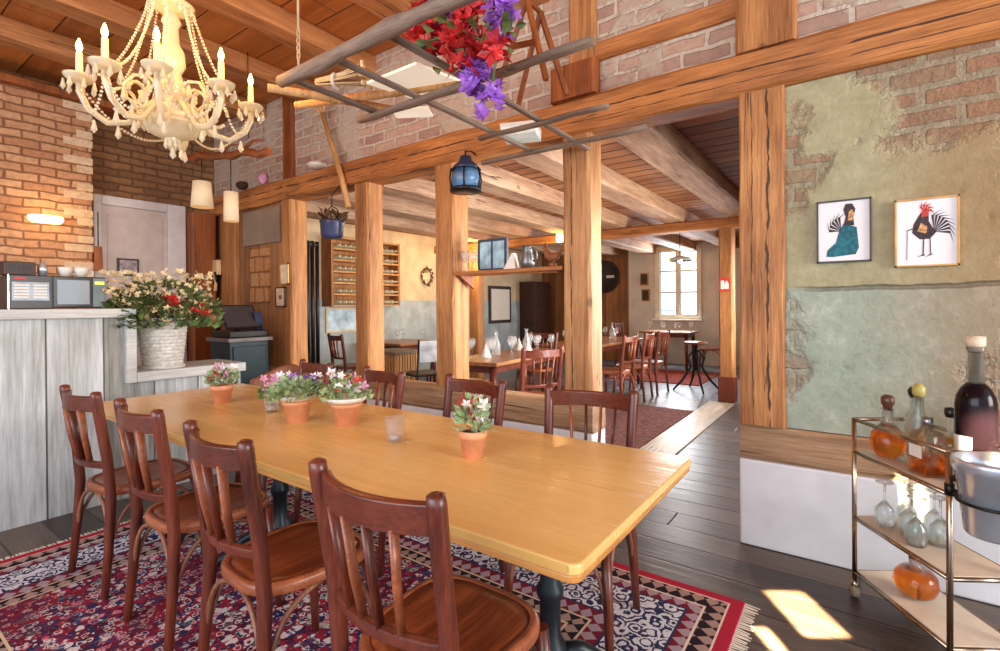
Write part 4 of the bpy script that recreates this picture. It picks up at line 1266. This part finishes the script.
for x, y in ((-1.93, 1.24), (-.7, 1.24)):
    m = MB()
    m.tube([rp(x, y, .02), rp(x, y, .06)], .006, 6)
    for k in range(4):
        m.tube([(rp(x, y)[0] + .009 * cos(2 * PI * j / 8), rp(x, y)[1], .075 + k * .032 + .02 * sin(2 * PI * j / 8)) for j in range(9)], .0035, 5)
    m.tube([rp(x, y, .19), rp(x, y, 1.25)], .0055, 6)
    m.build('chain', plain('pale_cord', (206, 176, 140), .5) if x < -1 else bpy.data.materials['pale_cord'], rk)
RT = RZ + .028
lit = NT('glowing_white')
lit.p(Base_Color=rgba((244, 236, 220)), Roughness=.8, Emission_Color=rgba((255, 240, 216)), Emission_Strength=.4)  # emission stands in for light falling on the underside of the boards
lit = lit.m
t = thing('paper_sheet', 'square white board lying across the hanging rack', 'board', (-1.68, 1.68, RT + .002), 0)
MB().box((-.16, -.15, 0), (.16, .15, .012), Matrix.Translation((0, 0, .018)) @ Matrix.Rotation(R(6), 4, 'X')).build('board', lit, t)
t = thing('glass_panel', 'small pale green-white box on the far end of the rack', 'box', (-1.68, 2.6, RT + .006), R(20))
MB().box((-.11, -.09, 0), (.11, .09, .07)).build('box_body', plain('pale_green_glow', (226, 238, 226), .4, Emission_Color=rgba((214, 236, 220)), Emission_Strength=.15), t, .004)  # faint emission brightens the box, which is no lamp
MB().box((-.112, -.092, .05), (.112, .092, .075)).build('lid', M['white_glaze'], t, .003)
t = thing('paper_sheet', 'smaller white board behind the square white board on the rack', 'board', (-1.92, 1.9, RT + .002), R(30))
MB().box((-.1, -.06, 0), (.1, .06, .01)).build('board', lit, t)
t = thing('wheat_bundle', 'small bundle of pale dried wheat tied on the left end of the rack', 'bundle', (-2.0, 1.5, RT + .05), R(25))
rnd = random.Random(21)
m = MB()
for k in range(26):
    y, z = rnd.uniform(-.03, .03), rnd.uniform(-.02, .03)
    m.tube([(-.12, y * .5, z * .5), (.02, y, z), (.12, y * 2, z * 1.8)], [.004, .004, .003], 5)
    m.sphere((.14, y * 2.2, z * 2), .011, 6, 4, sz=1.2)
m.build('wheat', plain('wheat', (214, 186, 140), .7, var=.2), t)
MB().tube([(-.02 + 0 * k, .034 * cos(2 * PI * k / 12), .034 * sin(2 * PI * k / 12)) for k in range(13)], .008, 6).build('tie', M['paper'], t)
t = thing('flower_garland', 'bunch of red and purple flowers spilling over the hanging rack', 'flowers', (-1.2, 1.52, 2.3))
reds = [(-.2, 0, .12), (-.1, .02, .05), (-.02, .0, .13), (-.06, 0, -.04), (.06, .02, -.02), (-.26, -.02, .16), (-.0, -.1, .2)]
purp = [(.1, .02, .02), (-.13, -.03, .2), (.0, .04, -.13), (.04, .05, -.19), (-.03, .02, -.08), (.12, 0, .1)]
blossoms(120, .065, 0, 0, .05, 91, reds).build('red_flowers', M['red'], t)
blossoms(16, .05, 0, 0, .04, 95, purp[1:2]).build('purple_flowers', M['purple'], t)
blossoms(30, .05, 0, 0, .04, 92, purp[:1] + purp[5:]).build('purple_flowers', M['purple'], t)
blossoms(45, .05, 0, 0, .04, 94, purp[2:5]).build('purple_flowers', M['purple'], t)
leaf_cluster(50, .2, .2, -.04, .05, 93, .1).build('foliage', M['leaf_dark'], t)
MB().tube([(-.25, -.1, .04), (-.05, 0, .08), (.1, .02, -.02), (.06, .04, -.16)], .006, 6).build('stem', M['leaf_dark'], t)
t = thing('wooden_trestle', 'small dark wooden A-frame standing on the rack behind the flowers', 'frame', (-1.3, 1.98, RT))
for p, q in (((-.13, 0, 0), (.06, 0, .4)), ((.06, 0, .4), (.16, 0, 0)), ((-.03, 0, .21), (.11, 0, .19)), ((-.13, .2, 0), (.06, .12, .4)), ((.06, .12, .4), (.16, .2, 0))):
    MB().tube([p, q], .016, 4, smooth=False).build('strut', M['post_dark'], t)
MB().tube([(.06, -.02, .4), (.06, .14, .4)], .012, 6).build('strut', M['post_dark'], t)
for i, (lb, p, q) in enumerate((('pale wooden pole lying over the left end of the rack', (-2.36, 1.5, RT + .02), (-1.5, 1.82, RT + .02)), ('second pale pole crossing the left end of the rack', (-2.28, 1.3, RT + .022), (-1.98, 1.86, RT + .022)))):
    tag(MB().tube([p, tuple((a + b) / 2 for a, b in zip(p, q)), q], [.02, .022, .016], 8).build('wooden_pole', M['pole'], None), lb, 'pole')
t = thing('hay_fork', 'pale wooden fork handle leaning diagonally against the main beam', 'fork', (-3.75, Y0 - .062, 2.2))
MB().tube([(0, 0, 0), (-.1, .0, .3), (-.38, -.0, .95)], [.03, .028, .022], 8).build('handle', M['pole'], t)
for s in (-1, 0, 1):
    MB().tube([(-.38, 0, .94), (-.4 + s * .08, -.01, 1.02), (-.46 + s * .1, -.02, 1.2)], [.014, .012, .006], 6).build('tine', M['pole'], t)
t = thing('hanging_lantern', 'blue and black metal lantern hanging on the post below the main beam', 'lantern', (-2.31, 2.825, 2.13))
t.scale = (1.4, 1.25, 1.0)
MB().lathe([(0, 0), (.085, 0), (.09, .02), (.08, .03), (0, .03)], seg=16).build('lantern_base', M['black'], t)
MB().lathe([(.07, .03), (.082, .09), (.07, .16), (.066, .16), (.078, .09), (.066, .03)], seg=16).build('lantern_glass', plain('lantern_blue', (96, 136, 176), .25, var=.3), t)
MB().lathe([(.085, .16), (.06, .2), (.035, .23), (.03, .26), (0, .26)], seg=16).build('lantern_cap', plain('lantern_dark_blue', (36, 54, 86), .35), t)
for k in range(6):
    a = 2 * PI * k / 6
    MB().tube([(.084 * cos(a), .084 * sin(a), .02), (.094 * cos(a), .094 * sin(a), .09), (.084 * cos(a), .084 * sin(a), .165)], .005, 5).build('cage_wire', M['black'], t)
MB().tube([(0, 0, .255), (0, 0, .3), (0, .05, .315), (0, .11, .3)], .006, 6).build('hook', M['black'], t)
t = thing('hanging_pot', 'dark blue enamel pot hanging beneath the beam beside the bottle rack post', 'pot', (-3.93, 2.85, 1.93))
MB().lathe([(0, 0), (.08, 0), (.1, .03), (.105, .14), (.115, .16), (.1, .16), (.09, .03), (0, .02)], seg=20).build('pot_body', plain('enamel_blue', (52, 58, 88), .3, var=.3), t)
MB().tube([(-.1, 0, .15), (-.08, 0, .26), (0, 0, .3), (.08, 0, .26), (.1, 0, .15)], .005, 6).build('bail_handle', M['black'], t)
MB().tube([(0, 0, .3), (0, .0, .4), (0, .085, .5)], .005, 6).build('hook', M['black'], t)
leaf_cluster(50, .1, .12, .15, .07, 33).build('dried_leaves', plain('dried_leaf', (96, 72, 48), .7, var=.4), t)
for i, (x, w, h, mt, lb) in enumerate(((-5.75, .14, .1, 'soil', 'dark lump of moss on the main beam below the chandelier'), (-5.3, .1, .12, 'pink', 'small pink ornament on the main beam'),
                                       (-4.3, .22, .07, 'white_glaze', 'pale folded cloth on the main beam beside the dark upper post'))):
    m = MB()
    m.sphere((0, 0, h * .5), w * .5, 10, 6, sz=h / w)
    o = tag(m.build('beam_ornament', M[mt], None, loc=(x, Y0 - .0, 2.656)), lb, 'ornament')

# ------------------------------------------------------------------ rear room
tag(box('carpet', (-3.95, 3.3, .001), (-1.575, 6.2, .014), None or plain('rear_carpet', (84, 50, 46), .95, var=.5, nscale=24)), 'dark red-brown carpet under the nearest rear room table', 'carpet')
tag(box('carpet', (-3.6, 8.2, .001), (-2.0, 9.8, .014), plain('far_carpet', (140, 60, 48), .95, var=.4, nscale=12)), 'red carpet at the far end by the window table', 'carpet')

def rear_table(label, x, y, w, d, rz=0, z0=0.0, h=.75):
    t = thing('restaurant_table', label, 'table', (x, y, z0), R(rz), 'tables in the rear room')
    MB().box((-w / 2, -d / 2, h - .035), (w / 2, d / 2, h)).build('tabletop', M['rear_top'], t, .006)
    MB().box((-w / 2 + .08, -d / 2 + .08, h - .11), (w / 2 - .08, d / 2 - .08, h - .035)).build('apron', M['chair_x'], t)
    for sx in (-1, 1):
        for sy in (-1, 1):
            MB().tube([(sx * (w / 2 - .1), sy * (d / 2 - .1), h - .04), (sx * (w / 2 - .09), sy * (d / 2 - .09), 0)], [.036, .024], 8).build('leg', M['chair'], t)
    return t
M['rear_top'] = wood('rear_table_top', 'Y', (176, 118, 72), (118, 74, 44), rough=.3, knots=False, crack_amt=.3)
rear_table('wooden table seen between the lantern post and the passage post', -3.06, 4.5, .62, 1.65, 5, .014)
rear_table('long wooden table behind the passage post with chairs along its right side', -3.2, 6.95, .85, 2.1, 0)
rear_table('small table with a pale top under the rear window', -3.05, 10.2, 1.0, .7, 0)
rear_table('dark table against the left wall beyond the bottle rack', -5.75, 5.45, .85, .9, 0)
rc = [(-2.42, 3.85, 62, .014, 'rear chair pulled out at the corner of the table between the two posts'),
      (-3.52, 4.3, -86, .014, 'rear chair on the wall side of the table between the two posts, nearer the beam'),
      (-3.42, 5.62, 186, .014, 'rear chair at the far end of the table between the two posts'),
      (-2.53, 6.05, 88, 0, 'rear chair closest to the passage post at the long rear table'),
      (-2.5, 6.65, 94, 0, 'middle rear chair on the passage side of the long rear table'),
      (-2.48, 7.25, 86, 0, 'farthest of the three rear chairs on the passage side of the long table'),
      (-2.2, 10.05, 95, 0, 'rear chair at the passage end of the window table'),
      (-3.85, 10.1, -92, 0, 'rear chair at the wall end of the window table'),
      (-5.85, 4.55, -10, 0, 'rear chair in front of the bottle rack on the left wall'),
      (-5.45, 6.15, 176, 0, 'rear chair beyond the dark table by the left wall')]
for x, y, a, z, lb in rc:
    dup(chair0, (x, y, z), R(a), lb, 'chairs in the rear room')

# slatted crate stand and black metal chair
t = thing('slatted_stand', 'low wooden stand with upright slats just behind the sill beam', 'stand', (-4.95, 4.55, 0))
MB().box((-.26, -.24, .68), (.26, .24, .72)).build('top', plain('stand_top', (122, 104, 84), .5), t, .005)
MB().box((-.22, -.18, .02), (.22, .2, .68)).build('body', plain('stand_body', (86, 60, 42), .7), t)
for k in range(9):
    MB().box((-.22 + k * .052, -.2, .02), (-.19 + k * .052, -.181, .68)).build('slat', M['pole'], t)
    if k < 8:
        MB().box((.221, -.18 + k * .047, .02), (.236, -.15 + k * .047, .68)).build('slat', M['pole'], t)
t = thing('metal_chair', 'black metal chair with a pale back panel beside the slatted stand', 'chair', (-4.35, 4.45, 0), R(75))
for sx in (-1, 1):
    MB().tube([(sx * .18, -.2, 0), (sx * .18, -.18, .46), (sx * .18, -.22, .9)], .012, 8).build('back_post', M['black'], t)
    MB().tube([(sx * .19, .2, 0), (sx * .17, .17, .46)], .012, 8).build('leg', M['black'], t)
MB().box((-.2, -.2, .45), (.2, .2, .48)).build('seat', M['black'], t, .01)
MB().box((-.17, -.225, .62), (.17, -.195, .88)).build('back_panel', plain('pale_panel', (206, 212, 218), .5), t, .008)
# iron stool in the rear passage
t = thing('iron_stool', 'black iron pedestal stool with three bent legs by the slim rear post', 'stool', (-1.92, 7.75, 0), R(10))
MB().lathe([(0, .0), (.17, 0), (.175, .015), (.16, .03), (0, .03)], c=(0, 0, .7), seg=20).build('seat', M['chair_seat'], t)
MB().tube([(0, 0, .3), (0, 0, .7)], .022, 8).build('column', M['black'], t)
for k in range(4):
    a = R(90 * k + 20)
    MB().tube([(.02 * cos(a), .02 * sin(a), .62), (.12 * cos(a), .12 * sin(a), .5), (.08 * cos(a), .08 * sin(a), .36), (.2 * cos(a), .2 * sin(a), .16), (.34 * cos(a), .34 * sin(a), .01)], [.016, .018, .018, .018, .014], 8).build('leg', M['black'], t)

# table settings in the rear room
gf = stem_glass('stem glass on the rear table between the two posts', (-3.2, 3.95, .765), 'glasses on the table between the two posts', M['glass_thin'])
rnd = random.Random(12)
for x, y in ((-2.95, 3.95), (-3.22, 4.3), (-2.98, 4.4), (-3.2, 4.7), (-2.95, 4.85), (-3.15, 5.05), (-2.92, 5.15), (-3.05, 4.15), (-3.3, 4.5), (-3.1, 4.62), (-3.0, 4.98), (-3.26, 5.2), (-3.3, 4.12)):
    dup(gf, (x, y, .765))
for n_, (lb, gp, sp) in enumerate((('stem glass on the long rear table behind the passage post', 'glasses on the long rear table', [(-3.0, 6.15, .751), (-3.35, 6.3, .751), (-3.0, 6.7, .751), (-3.35, 6.9, .751), (-3.0, 7.3, .751), (-3.3, 7.6, .751)]),
                    ('stem glass on the window table', 'glasses on the window table', [(-3.4, 10.05, .751), (-3.25, 10.35, .751), (-3.1, 10.0, .751), (-2.95, 10.3, .751), (-2.8, 10.05, .751), (-2.65, 10.3, .751)]),
                    ('stem glass on the dark table by the left wall', 'glasses on the left wall table', [(-5.95, 5.2, .751), (-5.6, 5.2, .751), (-5.9, 5.6, .751), (-5.55, 5.65, .751)]))):
    for p in sp:
        dup(gf, p, None, lb, gp)
nap = thing('napkin', 'folded white napkin on the rear table between the two posts', 'napkin', (-3.1, 4.1, .765), 0, 'napkins on the table between the two posts')
m = MB(); m.rings([[(.06 * cos(2 * PI * k / 10), .05 * sin(2 * PI * k / 10), 0) for k in range(10)], [(.03 * cos(2 * PI * k / 10), .03 * sin(2 * PI * k / 10), .07) for k in range(10)], [(.002 * cos(2 * PI * k / 10), .002 * sin(2 * PI * k / 10), .15) for k in range(10)]], smooth=False)
m.build('napkin_cloth', M['paper'], nap)
for x, y in ((-2.9, 4.6), (-3.25, 4.95)):
    dup(nap, (x, y, .765))
for x, y in ((-3.15, 6.5), (-3.2, 7.1)):
    dup(nap, (x, y, .751), None, 'folded white napkin on the long rear table', 'napkins on the long rear table')

wb = thing('water_carafe', 'clear glass carafe on the rear table between the two posts', 'carafe', (-3.1, 4.28, .765), 0, 'carafes on the table between the two posts')
MB().lathe([(0, 0), (.045, 0), (.05, .02), (.048, .12), (.02, .18), (.018, .24), (.026, .26), (.022, .26), (.014, .24), (.016, .18), (.042, .12), (.044, .01), (0, .01)], seg=16).build('carafe_glass', M['tumbler'], wb)
dup(wb, (-3.08, 4.85, .765))
dup(wb, (-3.18, 6.8, .751), None, 'clear glass carafe on the long rear table', 'carafes on the long rear table')
dup(wb, (-3.12, 7.45, .751), None, 'clear glass carafe on the long rear table', 'carafes on the long rear table')
# display shelf between the posts
t = thing('display_shelf', 'narrow wooden display shelf fixed between the lantern post and the passage post', 'shelf', (-2.07, 3.06, 1.535))
MB().box((-.474, -.1, 0), (.474, .1, .028)).build('shelf_board', M['beam_x'], t, .004)
for x in (-.44, .44):
    MB().prism([(-.09, 0), (.09, 0), (.09, -.1)], x - .012, x + .012, 'x').build('bracket', M['post_dark'], t)
SZ = 1.5635
t = thing('framed_picture', 'blue framed picture standing on the display shelf', 'picture', (-2.27, 3.1, SZ))
MB().box((-.14, -.012, 0), (.14, .012, .25)).build('frame', plain('frame_slate', (54, 66, 84), .4), t, .004)
MB().box((-.115, -.0145, .022), (-.01, -.012, .228)).build('pane', plain('print_blue', (150, 182, 212), .35, var=.35, nscale=9), t)
MB().box((.01, -.0145, .022), (.115, -.012, .228)).build('pane', bpy.data.materials['print_blue'], t)
gs = stem_glass('stem glass at the lantern end of the display shelf', (-2.5, 3.04, SZ), 'glasses on the display shelf', M['glass_thin'], s=.9)
for x in (-2.46, ):
    dup(gs, (x, 3.1, SZ))
t = thing('folded_card', 'white folded card standing on the display shelf', 'card', (-2.06, 3.05, SZ))
MB().prism([(-.06, 0), (.05, 0), (.02, .12)], -.03, .03, 'y').build('card', M['paper'], t)
t = thing('jug', 'dark pewter jug on the display shelf beside the folded card', 'jug', (-1.93, 3.06, SZ))
MB().lathe([(0, 0), (.045, 0), (.055, .05), (.04, .11), (.035, .15), (.042, .165), (.036, .165), (.03, .15), (0, .02)], seg=18).build('jug_body', plain('pewter', (120, 118, 116), .35, .7), t)
MB().tube([(.04, 0, .15), (.08, 0, .13), (.08, 0, .07), (.05, 0, .05)], .007, 6).build('handle', bpy.data.materials['pewter'], t)
t = thing('rooster_figurine', 'small brown carved rooster on the passage end of the display shelf', 'figurine', (-1.72, 3.06, SZ))
m = MB()
m.tube([(.0, 0, .0), (.0, 0, .03)], .03, 8)
body = [(.06, 0, .1), (.03, 0, .075), (-.01, 0, .07), (-.04, 0, .09), (-.055, 0, .125), (-.062, 0, .145), (-.085, 0, .138)]
m.tube(body, [.012, .03, .034, .028, .018, .016, .004], 10)
for k in range(4):
    m.tube([(.05, 0, .09), (.08 + .008 * k, 0, .13 + .012 * k), (.095 - .008 * k, 0, .1 + .02 * k)], [.012, .01, .003], 6)
m.tube([(0, 0, .03), (0, 0, .07)], .012, 6)
m.tube([(-.045, 0, .16), (-.06, 0, .172), (-.075, 0, .158)], .007, 6)
m.build('figure', plain('carved_brown', (150, 92, 48), .6), t)

# bottle rack on the left wall of the rear room
t = thing('bottle_rack', 'wooden wall rack with rows of lying bottles in the rear room', 'rack', (XL + .001, 5.2, 1.3))
o = MB()
o.box((0, -.68, 0), (.02, .68, 1.05)); o.box((.02, -.68, 0), (.24, -.64, 1.05)); o.box((.02, .64, 0), (.24, .68, 1.05)); o.box((.02, -.02, 0), (.24, .02, 1.05))
o.build('case', M['post_old'], t)
for k in range(7):
    MB().box((.02, -.64, .0 + k * .17), (.245, .64, .025 + k * .17)).build('shelf', M['pole'], t)
b0 = thing('wine_bottle', 'bottle lying in the wooden wall rack', 'bottle', (XL + .03, 4.64, 1.365), 0, 'bottles in the wall rack')
Mr = Matrix.Rotation(PI / 2, 4, 'Y')
MB().lathe([(0, 0), (.036, 0), (.038, .01), (.038, .15), (.015, .2), (.0145, .25), (0, .25)], seg=12, M=Mr).build('bottle_glass', plain('bottle_pale', (248, 226, 180), .4, var=.2, nscale=6), b0)
MB().lathe([(0, .25), (.016, .25), (.016, .262), (0, .262)], seg=10, M=Mr).build('cork', plain('foil_cap', (250, 236, 206), .5, var=.2), b0)
for k in range(6):
    for j in range(12):
        if k == 0 and j == 0:
            continue
        y = 4.64 + j * .1 + (.02 if j > 5 else 0)
        dup(b0, (XL + .03, y, 1.365 + k * .17))
t = thing('column_radiator', 'tall dark column radiator on the left wall of the rear room', 'radiator', (XL + .1, 4.22, 0))
for k in range(5):
    MB().tube([(0, -.16 + k * .08, .3), (0, -.16 + k * .08, 2.25)], .028, 10).build('tube', plain('radiator_dark', (52, 44, 42), .4, .3) if k == 0 else bpy.data.materials['radiator_dark'], t)
for z in (.34, 2.2):
    MB().box((-.025, -.18, z - .03), (.025, .18, z + .03)).build('header', bpy.data.materials['radiator_dark'], t, .01)
for z in (.5, 2.0):
    MB().box((-.1, -.03, z - .02), (-.02, .03, z + .02)).build('bracket', M['black'], t)
t = thing('framed_picture', 'pale blue picture hanging below the bottle rack', 'picture', (XL + .016, 4.85, .9))
MB().box((0, -.28, 0), (.02, .28, .38)).build('frame', M['cream_wall'], t, .004)
MB().box((.02, -.25, .03), (.023, .25, .35)).build('print', plain('print_sky', (176, 200, 214), .5, var=.2, nscale=7), t)
t = thing('wreath', 'small brown dried wreath on the plaster of the left wall', 'wreath', (XL + .03, 6.75, 1.85))
m = MB()
for k in range(60):
    a = 2 * PI * k / 60
    p = Vector((random.uniform(-.02, .03), .13 * cos(a), .15 * sin(a)))
    m.tube([p, p + Vector((random.uniform(-.01, .05), random.uniform(-.06, .06), random.uniform(-.06, .06)))], [.012, .004], 5)
m.build('twigs', bpy.data.materials['dried_leaf'], t)
t = thing('menu_board', 'white board in a dark frame on the far part of the left wall', 'board', (XL + .013, 9.1, .95))
MB().box((0, -.42, -.05), (.03, .42, .78)).build('frame', M['frame_dark'], t, .006)
MB().box((.03, -.35, .02), (.034, .35, .71)).build('white_face', M['paper'], t)
t = thing('tall_cupboard', 'tall dark cupboard in the far left corner of the rear room', 'cupboard', (XL + .013, 10.3, 0))
MB().box((0, -.38, 0), (.4, .38, 1.85)).build('case', plain('cupboard_dark', (66, 36, 28), .5, var=.2), t, .008)
for s in (-1, 1):
    dd = MB().box((.4, -.36 if s < 0 else .005, .06), (.418, -.005 if s < 0 else .36, 1.8)).build('door', bpy.data.materials['cupboard_dark'], t, .005)
    MB().tube([(.418, s * .03, .9), (.44, s * .03, .9)], .012, 8).build('knob', M['brass'], dd)
t = thing('round_tray', 'large dark round tray hanging on the far board wall', 'tray', (-4.78, YB - .002, 1.95))
Mx = Matrix.Rotation(PI / 2, 4, 'X')
MB().lathe([(0, 0), (.36, 0), (.38, .02), (.36, .035), (.34, .02), (0, .02)], seg=32, M=Mx).build('tray_disc', plain('tray_dark', (46, 32, 34), .4), t)
MB().box((.05, -.03, -.03), (.24, -.021, .03)).build('pale_badge', M['paper'], t)
for k, (x, z, lb) in enumerate(((-3.83, 1.72, 'small dark framed picture left of the rear window, upper of the pair'), (-3.8, 1.36, 'small dark framed picture left of the rear window, lower of the pair'))):
    t = thing('picture_frame', lb, 'picture', (x, YB - .001, z), 0, 'small pictures by the rear window')
    MB().box((-.1, -.03, 0), (.1, 0, .28)).build('frame', M['pole'], t, .004)
    MB().box((-.075, -.034, .025), (.075, -.03, .255)).build('print', M['frame_dark'], t)
t = thing('pendant_lamp', 'flat white glowing pendant lamp in front of the rear window', 'lamp', (-2.3, 8.3, 2.0))
glow = emit('pendant_glow', (255, 236, 200), 4.0)
MB().lathe([(.19, .0), (.15, .05), (.04, .08), (.03, .07), (.14, .04), (.18, .0)], seg=28).build('lamp_shade', M['white_glaze'], t)
MB().sphere((0, 0, .02), .05, 12, 8).build('bulb', glow, t)
MB().tube([(0, 0, .07), (0, 0, .6)], .008, 6).build('rod', M['black'], t)
t = thing('beam_lamp', 'small glowing lamp fixed on the rear cross beam beside the passage post', 'lamp', (-3.75, 6.97, 2.34))
MB().box((-.04, -.02, -.05), (.04, .008, .09)).build('back_plate', M['brass'], t)
MB().lathe([(0, -.06), (.05, -.06), (.06, 0), (.05, .08), (0, .085)], c=(0, -.075, 0), seg=16).build('lamp_glass', emit('beam_lamp_glow', (255, 206, 130), 4.0), t)

# ------------------------------------------------------------------ light
def area(name, loc, target, sx, sy, e, c, spread=PI):
    d = bpy.data.lights.new(name, 'AREA')
    d.shape = 'RECTANGLE'
    d.size, d.size_y, d.energy, d.color, d.spread = sx, sy, e, lin(c), spread
    o = bpy.data.objects.new(name, d)
    COL.objects.link(o)
    o.location = loc
    o.rotation_euler = (Vector(target) - Vector(loc)).to_track_quat('-Z', 'Y').to_euler()
    return o
def point(name, loc, e, c, r=.05):
    d = bpy.data.lights.new(name, 'POINT')
    d.energy, d.color, d.shadow_soft_size = e, lin(c), r
    o = bpy.data.objects.new(name, d)
    COL.objects.link(o)
    o.location = loc
    return o
area('window_light_right', (5.2, 1.45, 1.9), (-2.5, 2.4, 1.3), 2.4, 1.8, 250, (255, 246, 234))
area('front_fill_light', (-1.2, -2.7, 2.0), (-1.6, 3, 1.3), 4.2, 1.8, 112, (246, 248, 255))  # broad fill added behind the camera
area('rear_window_light', (-3.09, 10.85, 1.75), (-3.0, 5, 1.2), .8, 1.4, 60, (244, 248, 255))
area('rear_side_light', (-.62, 5.6, 1.3), (-4, 5.4, 1.0), 3.2, 1.4, 84, (255, 246, 234), R(130))
area('passage_post_fill', (-.54, 3.75, 1.3), (-4, 3.2, 1.1), .7, 1.3, 40, (250, 248, 250), R(120))  # hidden lamp added to brighten the right faces of the posts
area('passage_light', (-.75, 9.2, 1.7), (-1.1, 5.0, .2), 1.0, 1.0, 28, (250, 248, 255))
area('sun_patch', (.75, 1.1, 3.0), (-.175, 2.43, 0), .17, .27, 7, (255, 226, 178), R(.8))
area('sun_patch_small', (.66, .85, 3.0), (-.255, 2.14, 0), .05, .16, 1.3, (255, 226, 178), R(.8))
area('sun_on_cart', (1.6, .3, 2.2), (.26, 2.7, .56), .2, .26, 5, (255, 226, 178), R(1.5))
for k, a in enumerate(angs):
    point('candle_light', (CH[0] + RA * cos(R(a)), CH[1] + RA * sin(R(a)), 2.06 + .53), 4.6, (255, 178, 92), .03)
point('brick_lamp_light', (-6.0, 1.35, 2.2), 4, (255, 214, 160), .06)
point('pendant_light', (-2.3, 8.3, 1.93), 14, (255, 226, 180), .06)
point('beam_lamp_light', (-3.75, 6.78, 2.2), 8, (255, 206, 140), .05)
point('rear_wall_light', (-5.4, 6.6, 2.15), 34, (255, 214, 150), .08)

w = bpy.data.worlds.new('daylight')
S.world = w
w.use_nodes = True
bg = w.node_tree.nodes['Background']
bg.inputs[0].default_value = rgba((226, 237, 255))
area('street_daylight', (-4.5, 13.2, 5.5), (-4.5, 17.5, 2), 6, 3, 700, (250, 252, 255))
bg.inputs[1].default_value = 1.2

# ------------------------------------------------------------------ camera
cam = bpy.data.cameras.new('camera')
co = bpy.data.objects.new('camera', cam)
COL.objects.link(co)
cam.sensor_width = 36.0
cam.lens = 496.66 * 36 / 1000
cam.shift_y = -(325.5 - 307.46) / 1000
cam.clip_start = .02
yaw, pit, rol = R(35.441), R(-.2564), R(.4366)
fwd = Vector((-sin(yaw) * cos(pit), cos(yaw) * cos(pit), sin(pit)))
right = Vector((cos(yaw), sin(yaw), 0))
down = fwd.cross(right)
r2 = right * cos(rol) + down * sin(rol)
d2 = down * cos(rol) - right * sin(rol)
mw = Matrix((r2, -d2, -fwd)).transposed().to_4x4()
mw.translation = Vector((0, 0, 1.30))
co.matrix_world = mw
S.camera = co
S.view_settings.view_transform = 'Standard'
S.view_settings.look = 'None'
S.view_settings.exposure = 0.32
S.cycles.max_bounces = 10
S.cycles.transparent_max_bounces = 16
S.cycles.transmission_bounces = 10
S.cycles.sample_clamp_indirect = 6.0
S.cycles.caustics_reflective = False
S.cycles.caustics_refractive = False
